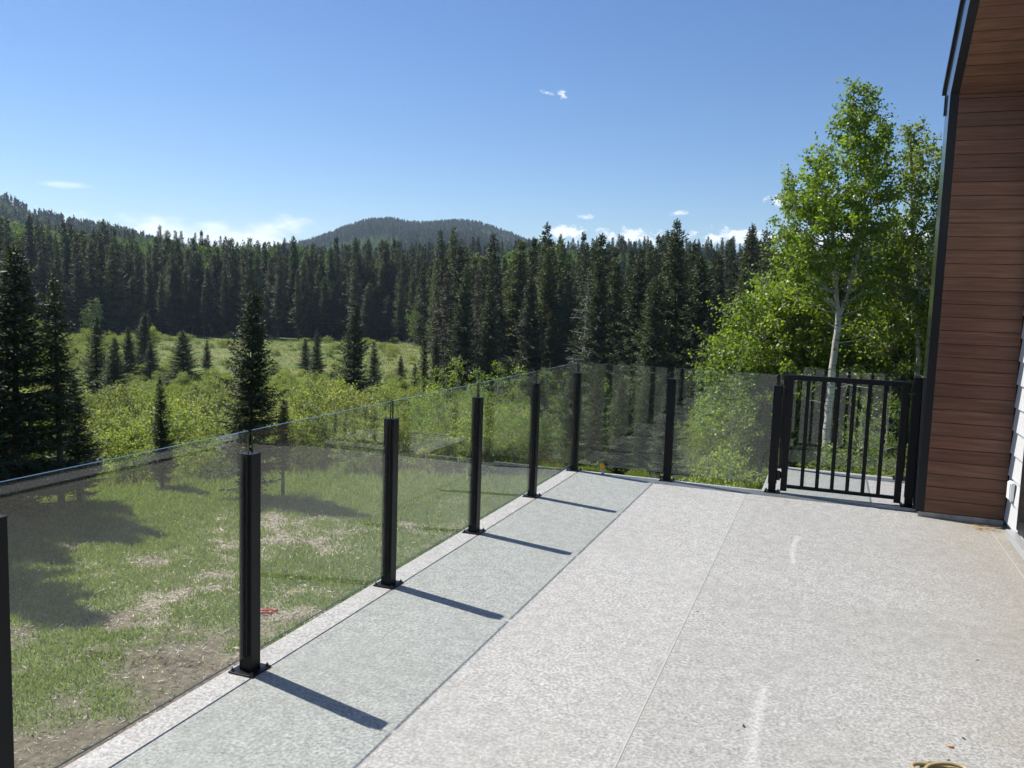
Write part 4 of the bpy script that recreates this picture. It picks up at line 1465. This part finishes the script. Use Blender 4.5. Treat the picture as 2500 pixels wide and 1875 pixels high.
# bushier understory trees
UND = []
for i in range(3):
    cl = envelope_clusters(330 + i, [(0.6, .7, 0), (1.6, 1.45, 0), (3.0, 1.75, .1), (4.3, 1.35, 0), (5.4, .5, 0)], 130, 0.46, 0.16)
    UND.append(broadleaf(340 + i, [[(0, 0, -.3), (.06, 0, 1.5), (-.05, .08, 3.2), (.05, 0, 5.0)], [(.03, 0, .8), (.4, .2, 2.2), (.7, .3, 3.6)]], [0.07, 0.04], cl, 0.085, 120, 0.25,
                         M['aspen_bark'], M['aspen'], .018, 0.35, bare=6))
for i, (vx, r, s, lab) in enumerate([
        (1650, 28.5, 1.22, 'green bushy broadleaf tree left of the aspens, farthest left'), (1700, 29.5, 1.42, 'green bushy broadleaf tree just left of the forked aspen'),
        (1745, 29.8, 1.30, 'low bright green broadleaf tree left of the forked aspen trunk'), (1862, 29.0, 1.35, 'low bright green broadleaf tree right of the forked aspen trunk'),
        (1905, 31.0, 1.50, 'darker broadleaf tree between the two tallest aspens'), (1960, 29.0, 1.35, 'low bright broadleaf tree in front of the slim aspen'),
        (2040, 29.0, 1.5, 'broadleaf tree half hidden by the black wall trim'), (1618, 30.0, 1.05, 'small pale broadleaf bush left of all the aspens'),
        (1835, 33.0, 1.45, 'broadleaf tree behind the forked aspen trunk'), (1560, 38.0, 0.62, 'small broadleaf sapling in the gap before the dark spruces')]):
    a = math.atan2(FWD.x + RIGHT.x * (vx * 1.1302 - 1250) / 2039, FWD.y + RIGHT.y * (vx * 1.1302 - 1250) / 2039)
    place('broadleaf_tree', UND[i % 3][0], UND[i % 3][1], r, a, s, i * 1.7, lab, 'tree', 'broadleaf trees near the gate')

# young aspens with pale stems, seen through the glass below the deck
YNG = []
for i in range(3):
    cl = envelope_clusters(360 + i, [(1.0, .35, 0), (2.0, .75, 0), (3.2, .85, .05), (4.4, .55, 0), (5.2, .15, 0)], 46, 0.42, 0.16)
    YNG.append(broadleaf(370 + i, [[(0, 0, -.3), (.05, .02, 1.6), (-.03, .05, 3.4), (.02, 0, 5.1)]], .038, cl, 0.075, 60, 0.22, M['aspen_bark'], M['aspen'], .012, 0.35, bare=4))
yr = np.random.default_rng(21)
for i, (vx, r, s, lab) in enumerate([
        (905, 30, 0.85, 'young aspen seen through the third glass pane, left one'), (950, 27, 0.95, 'young aspen seen through the fourth pane, left one'),
        (985, 31, 1.05, 'young aspen seen through the fourth pane, middle one'), (1030, 28, 0.9, 'young aspen behind the fourth visible post'),
        (1075, 30, 1.05, 'young aspen with a pale stem in the middle of the fifth pane'), (1120, 27, 0.95, 'young aspen at the right of the fifth pane'),
        (1180, 30, 0.95, 'young aspen seen through the last left pane'), (1225, 32, 1.0, 'young aspen just left of the railing corner'),
        (1300, 34, 0.75, 'young aspen seen through the first far pane'), (1590, 26, 0.80, 'young aspen with a thin stem in the pane beside the gate'),
        (1540, 30, 0.75, 'young aspen left in the pane beside the gate'), (1620, 33, 0.85, 'young aspen behind the pane edge next to the gate'),
        (1870, 21, 0.75, 'thin pale sapling stem behind the gate bars'), (1920, 23, 0.8, 'thin sapling behind the right gate bars')]):
    a = math.atan2(FWD.x + RIGHT.x * (vx * 1.1302 - 1250) / 2039, FWD.y + RIGHT.y * (vx * 1.1302 - 1250) / 2039)
    place('young_aspen', YNG[i % 3][0], YNG[i % 3][1], r, a, s * (.70 if vx < 1300 else .85), i * 2.2, lab, 'tree', 'young aspens below the deck')

# ------------------------------------------------------------------ willow thickets
WIL = []
for i in range(5):
    g = np.random.default_rng(400 + i)
    nst = 11
    stems, cl = [], []
    for q in range(nst):
        a_ = q * 2.4 + g.random()
        ln = g.uniform(0.5, 1.1)
        top = np.array([math.cos(a_) * ln, math.sin(a_) * ln, g.uniform(1.3, 2.1)])
        stems.append([(0.15 * math.cos(a_), 0.15 * math.sin(a_), -.2), tuple(top * np.array([.45, .45, .55])), tuple(top)])
    cl = envelope_clusters(410 + i, [(0.15, .95, 0), (0.7, 1.25, 0), (1.4, 1.15, g.normal(0, .1)), (2.0, .75, g.normal(0, .2)), (2.4, .25, 0)], 95, 0.30, 0.16)
    WIL.append(broadleaf(420 + i, stems, .018, cl, 0.105, 60, 0.17, M['shrub_stem'], M['willow'], .008, -0.5, 0.45, 0.24, trunk_name='stems'))
wr = np.random.default_rng(31)
wil = []
# az from the left edge to the near forest; dense close in, thinning towards the meadow
tries = 0
while len(wil) < 285 and tries < 20000:
    tries += 1
    a = wr.uniform(-0.98, -0.36)
    r = wr.uniform(25.5, 158) if wr.random() < .35 else wr.uniform(25.5, 66)
    dens = np.interp(r, [25, 30, 62, 80, 92, 148, 153, 158], [.7, 1, 1, .45, .05, .03, .5, .8])
    if a < -.77:
        dens = np.interp(r, [25, 30, 80, 158], [.8, 1, .75, .5])
    if a > -.47:
        dens *= np.interp(r, [25, 55, 75], [1, 1, 0])
    if wr.random() > dens:
        continue
    s = wr.uniform(.6, 1.3) * np.interp(r, [25, 35, 50, 70, 158], [.60, .90, .80, .62, .85])
    if r > 88 and a > -.77:
        s *= .6
    x, y = xy(r, a)
    if any((x - p[0]) ** 2 + (y - p[1]) ** 2 < (0.72 * (s + p[2])) ** 2 for p in wil):
        continue
    wil.append((x, y, s, r, a))
for k, (x, y, s, r, a) in enumerate(wil):
    v = int(wr.integers(0, 5))
    if r < 62:
        side = 'left of the small slender spruce' if a < -.764 else ('between the slender and the near lone spruce' if a < -.671 else ('right of the near lone spruce' if a < -.554 else 'right of the dense meadow spruce'))
        lab = ('near ' if r < 38 else 'farther ') + 'light willow bush in the thicket ' + side
    elif r < 148:
        lab = 'pale green willow bush far out ' + ('left of the open meadow' if a < -.74 else ('in the meadow behind the near lone spruce' if a < -.63 else 'in the right part of the meadow'))
    else:
        lab = 'willow bush in the fringe along the foot of the far forest'
    place('willow_bush', WIL[v][0], WIL[v][1], r, a, (s * 1.1, s * 1.1, s * wr.uniform(.85, 1.15)), wr.random() * 6.28, lab, 'bush', lab.replace('bush', 'bushes', 1), ('stems', 'foliage'))
# the many more bushes of the thicket: one mass
pts, scl, rot, idx = [], [], [], []
wproto = [proto('willow_proto', WIL[i][1]) for i in range(5)]
tries = 0
while len(pts) < 720 and tries < 30000:
    tries += 1
    a = wr.uniform(-0.98, -0.40)
    r = math.sqrt(wr.uniform(40 ** 2, 156 ** 2))
    top = np.interp(a, [-.98, -.80, -.74, -.56, -.48], [156, 150, 104, 96, 100])
    dens = 1.0 if r < top - 14 else (0.55 if r < top else 0.13)
    if a > -.47 and r > 66:
        continue
    if wr.random() > dens:
        continue
    x, y = xy(r, a)
    if any((x - p[0]) ** 2 + (y - p[1]) ** 2 < (0.62 * p[2]) ** 2 for p in wil):
        continue
    s_ = wr.uniform(.45, 1.05) * np.interp(r, [40, 60, 90, 120, 156], [.75, .62, .52, .7, .9])
    if wr.random() < .06 and a < -.76:
        s_ *= 1.7
    pts.append((x, y, float(ground_z(x, y))))
    scl.append((s_ * wr.uniform(1.0, 1.7), s_ * wr.uniform(1.0, 1.5), s_ * (wr.uniform(.8, 1.2) if r < top - 14 else wr.uniform(.4, .8))))
    rot.append(wr.random() * 6.28)
    idx.append(wr.integers(0, 5))
scatter('willow_thicket', pts, scl, rot, idx, wproto, 'low willow thicket filling the valley floor between the bushes', [M['willow']])
for a, r, s_, lab in ((-0.8370, 140, .42, 'bright green small aspen before the left forest, leftmost'), (-0.8290, 146, .52, 'bright green rounded tree before the left forest'),
                      (-0.4830, 140, .50, 'yellow-green young tree before the dark forest at the right end of the meadow'), (-0.4640, 132, .36, 'pale green low tree beside the yellow-green young one')):
    place('young_aspen', FAS[0][0], FAS[0][1], r, a, s_, a * 40, lab, 'tree')
# bushes by the aspens and under the railing corner
for k in range(34):
    a = wr.uniform(-.40, .16)
    if -.34 < a < -.17:
        a -= .2
    r = wr.uniform(17, 42) if a > -.12 else wr.uniform(24, 50)
    s = wr.uniform(.5, .95)
    lab = 'low leafy bush on the forest floor below the far deck railing' if a < -.12 else 'low leafy bush on the grass under the aspens'
    place('leafy_bush', WIL[k % 5][0], WIL[k % 5][1], r, a, s, wr.random() * 6.28, lab, 'bush', lab.replace('bush', 'bushes', 1), ('stems', 'foliage'))

# ------------------------------------------------------------------ ground cover: grass, wood shreds, meadow tufts
gr = np.random.default_rng(55)


def rand_sector(n, a0, a1, r0, r1, pw=1.0):
    rr = (gr.random(n) * (r1 ** (2 * pw) - r0 ** (2 * pw)) + r0 ** (2 * pw)) ** (1 / (2 * pw))
    aa = gr.uniform(a0, a1, n)
    x, y = xy(rr, aa)
    return x, y, rr, aa


x, y, r, a = rand_sector(480000, -1.02, -0.20, 7.5, 30, .55)
keep = gr.random(len(x)) < mask_grass(x, y) * np.interp(r, [7, 20, 30], [1, .9, .5])
x, y, r = x[keep], y[keep], r[keep]
n = len(x)
z = ground_z(x, y)
ang = gr.random(n) * 6.28
tilt = gr.uniform(.15, .75, n)
T = np.stack([np.cos(ang) * tilt, np.sin(ang) * tilt, np.ones(n)], 1)
N = np.stack([-np.sin(ang), np.cos(ang), gr.normal(0, .3, n)], 1) + gr.normal(0, .4, (n, 3))
L = gr.uniform(.04, .11, n) * np.interp(r, [8, 14, 24, 30], [.8, 1, 1.5, 2.0])
V, F = kites(np.stack([x, y, z - .01], 1), T, N, L, L * .075 + .003, .35)
o = obj('grass', np_mesh('grass', V, F, M['blade'], tint=np.clip(gr.normal(.5, .3, n), 0, 1)))
tag(o, 'patchy green grass on the yard below the deck', kind='stuff')

x, y, r, a = rand_sector(300000, -1.02, -0.25, 7.2, 27, .6)
keep = gr.random(len(x)) < (.30 + .70 * mask_chips(x, y)) * (1 - .58 * mask_grass(x, y)) * np.interp(r, [7.2, 10, 12], [.25, .5, 1])
x, y, r = x[keep], y[keep], r[keep]
n = len(x)
z = ground_z(x, y) + gr.uniform(0.0, .035, n)
ang = gr.random(n) * 6.28
T = np.stack([np.cos(ang), np.sin(ang), gr.normal(0, .22, n)], 1)
N = np.array([0, 0, 1.0]) + gr.normal(0, .45, (n, 3))
L = np.minimum(gr.gamma(1.5, .024, n) + .012, .22) * np.interp(r, [8, 12, 16], [.55, .8, 1])
V, F = kites(np.stack([x, y, z], 1), T, N, L, L * .07 + .0025, .5)
o = obj('wood_shreds', np_mesh('wood_shreds', V, F, M['shred'], tint=gr.random(n)))
tag(o, 'pale wood shreds strewn over the bare soil', kind='stuff')

# clods on the bare strip beside the deck
n = 900
x, y, r, a = rand_sector(n, -1.05, -0.55, 7.0, 11.5, .6)
acc = Acc()
ico = np.array([(0, 0, 1), (.9, 0, .3), (.28, .85, .3), (-.72, .53, .3), (-.72, -.53, .3), (.28, -.85, .3)])
icf = np.array([(0, 1, 2, 2), (0, 2, 3, 3), (0, 3, 4, 4), (0, 4, 5, 5), (0, 5, 1, 1)])
Vs, Fs = [], []
for i in range(n):
    s = gr.gamma(2, .008) + .006
    V = ico * s * gr.uniform(.6, 1.3, (6, 3)) + np.array([x[i], y[i], float(ground_z(x[i], y[i])) - .2 * s])
    Vs.append(V)
    Fs.append(icf[:, :3] + 6 * i)
o = obj('soil_clods', np_mesh('soil_clods', np.concatenate(Vs), np.concatenate(Fs), simple_mat('soil_clod', (.15, .12, .09), .95, 0, .4, 90, .35)))
tag(o, 'clods and stones on the bare soil beside the deck', kind='stuff')

# meadow: tall grass tufts and low scrub
x, y, r, a = rand_sector(150000, -1.0, -0.38, 24, 158, .62)
pd = np.interp(r, [24, 80, 100], [1, 1, .8]) * (.35 + .65 * sst((vnoise(x, y, 5) * .6 + vnoise(x, y + 77, 1.7) * .4 - .4) / .25))
keep = (gr.random(len(x)) < pd) & (r < edge_r(a) + 1)
x, y, r = x[keep], y[keep], r[keep]
n = len(x)
ang = gr.random(n) * 6.28
tilt = gr.uniform(.1, .7, n)
T = np.stack([np.cos(ang) * tilt, np.sin(ang) * tilt, np.ones(n)], 1)
N = gr.normal(0, 1, (n, 3))
L = gr.uniform(.25, .6, n) * np.interp(r, [24, 50, 80, 100, 158], [.7, 1.0, .7, .50, .55])
V, F = kites(np.stack([x, y, ground_z(x, y) - .03], 1), T, N, L, L * np.interp(r, [24, 158], [.07, .16]), .4)
o = obj('meadow_grass', np_mesh('meadow_grass', V, F, M['scrub'], tint=np.clip(gr.normal(.5, .3, n), 0, 1)))
tag(o, 'tall rough grass between the willow bushes and across the meadow', kind='stuff')

x, y, r, a = rand_sector(60000, -0.42, 0.24, 12, 75, .6)
keep = gr.random(len(x)) < np.interp(a, [-.42, -.14, -.09], [.06, .06, 1])
x, y = x[keep], y[keep]
n = len(x)
ang = gr.random(n) * 6.28
tilt = gr.uniform(.1, .8, n)
T = np.stack([np.cos(ang) * tilt, np.sin(ang) * tilt, np.ones(n)], 1)
L = gr.uniform(.15, .45, n)
V, F = kites(np.stack([x, y, ground_z(x, y) - .03], 1), T, gr.normal(0, 1, (n, 3)), L, L * .09, .4)
o = obj('forest_floor_grass', np_mesh('forest_floor_grass', V, F, M['blade'], tint=np.clip(gr.normal(.45, .3, n), 0, 1)))
tag(o, 'grass on the ground under the aspens and the deck end', kind='stuff')

# ------------------------------------------------------------------ haze
hm = bpy.data.materials.new('haze_air')
hm.use_nodes = True
hm.node_tree.nodes.clear()
ht = NT(hm.node_tree)
pv = ht.n('ShaderNodeVolumePrincipled', {'Color': (0.60, 0.78, 1.0, 1), 'Density': 0.00016, 'Anisotropy': 0.3})
ht.n('ShaderNodeOutputMaterial', {'Volume': pv.outputs[0]})
hz = box('haze', (-9400, 9400), (-9400, 9400), (-14.0, 190.0), hm)
tag(hz, 'thin blue haze of the summer air', kind='stuff')
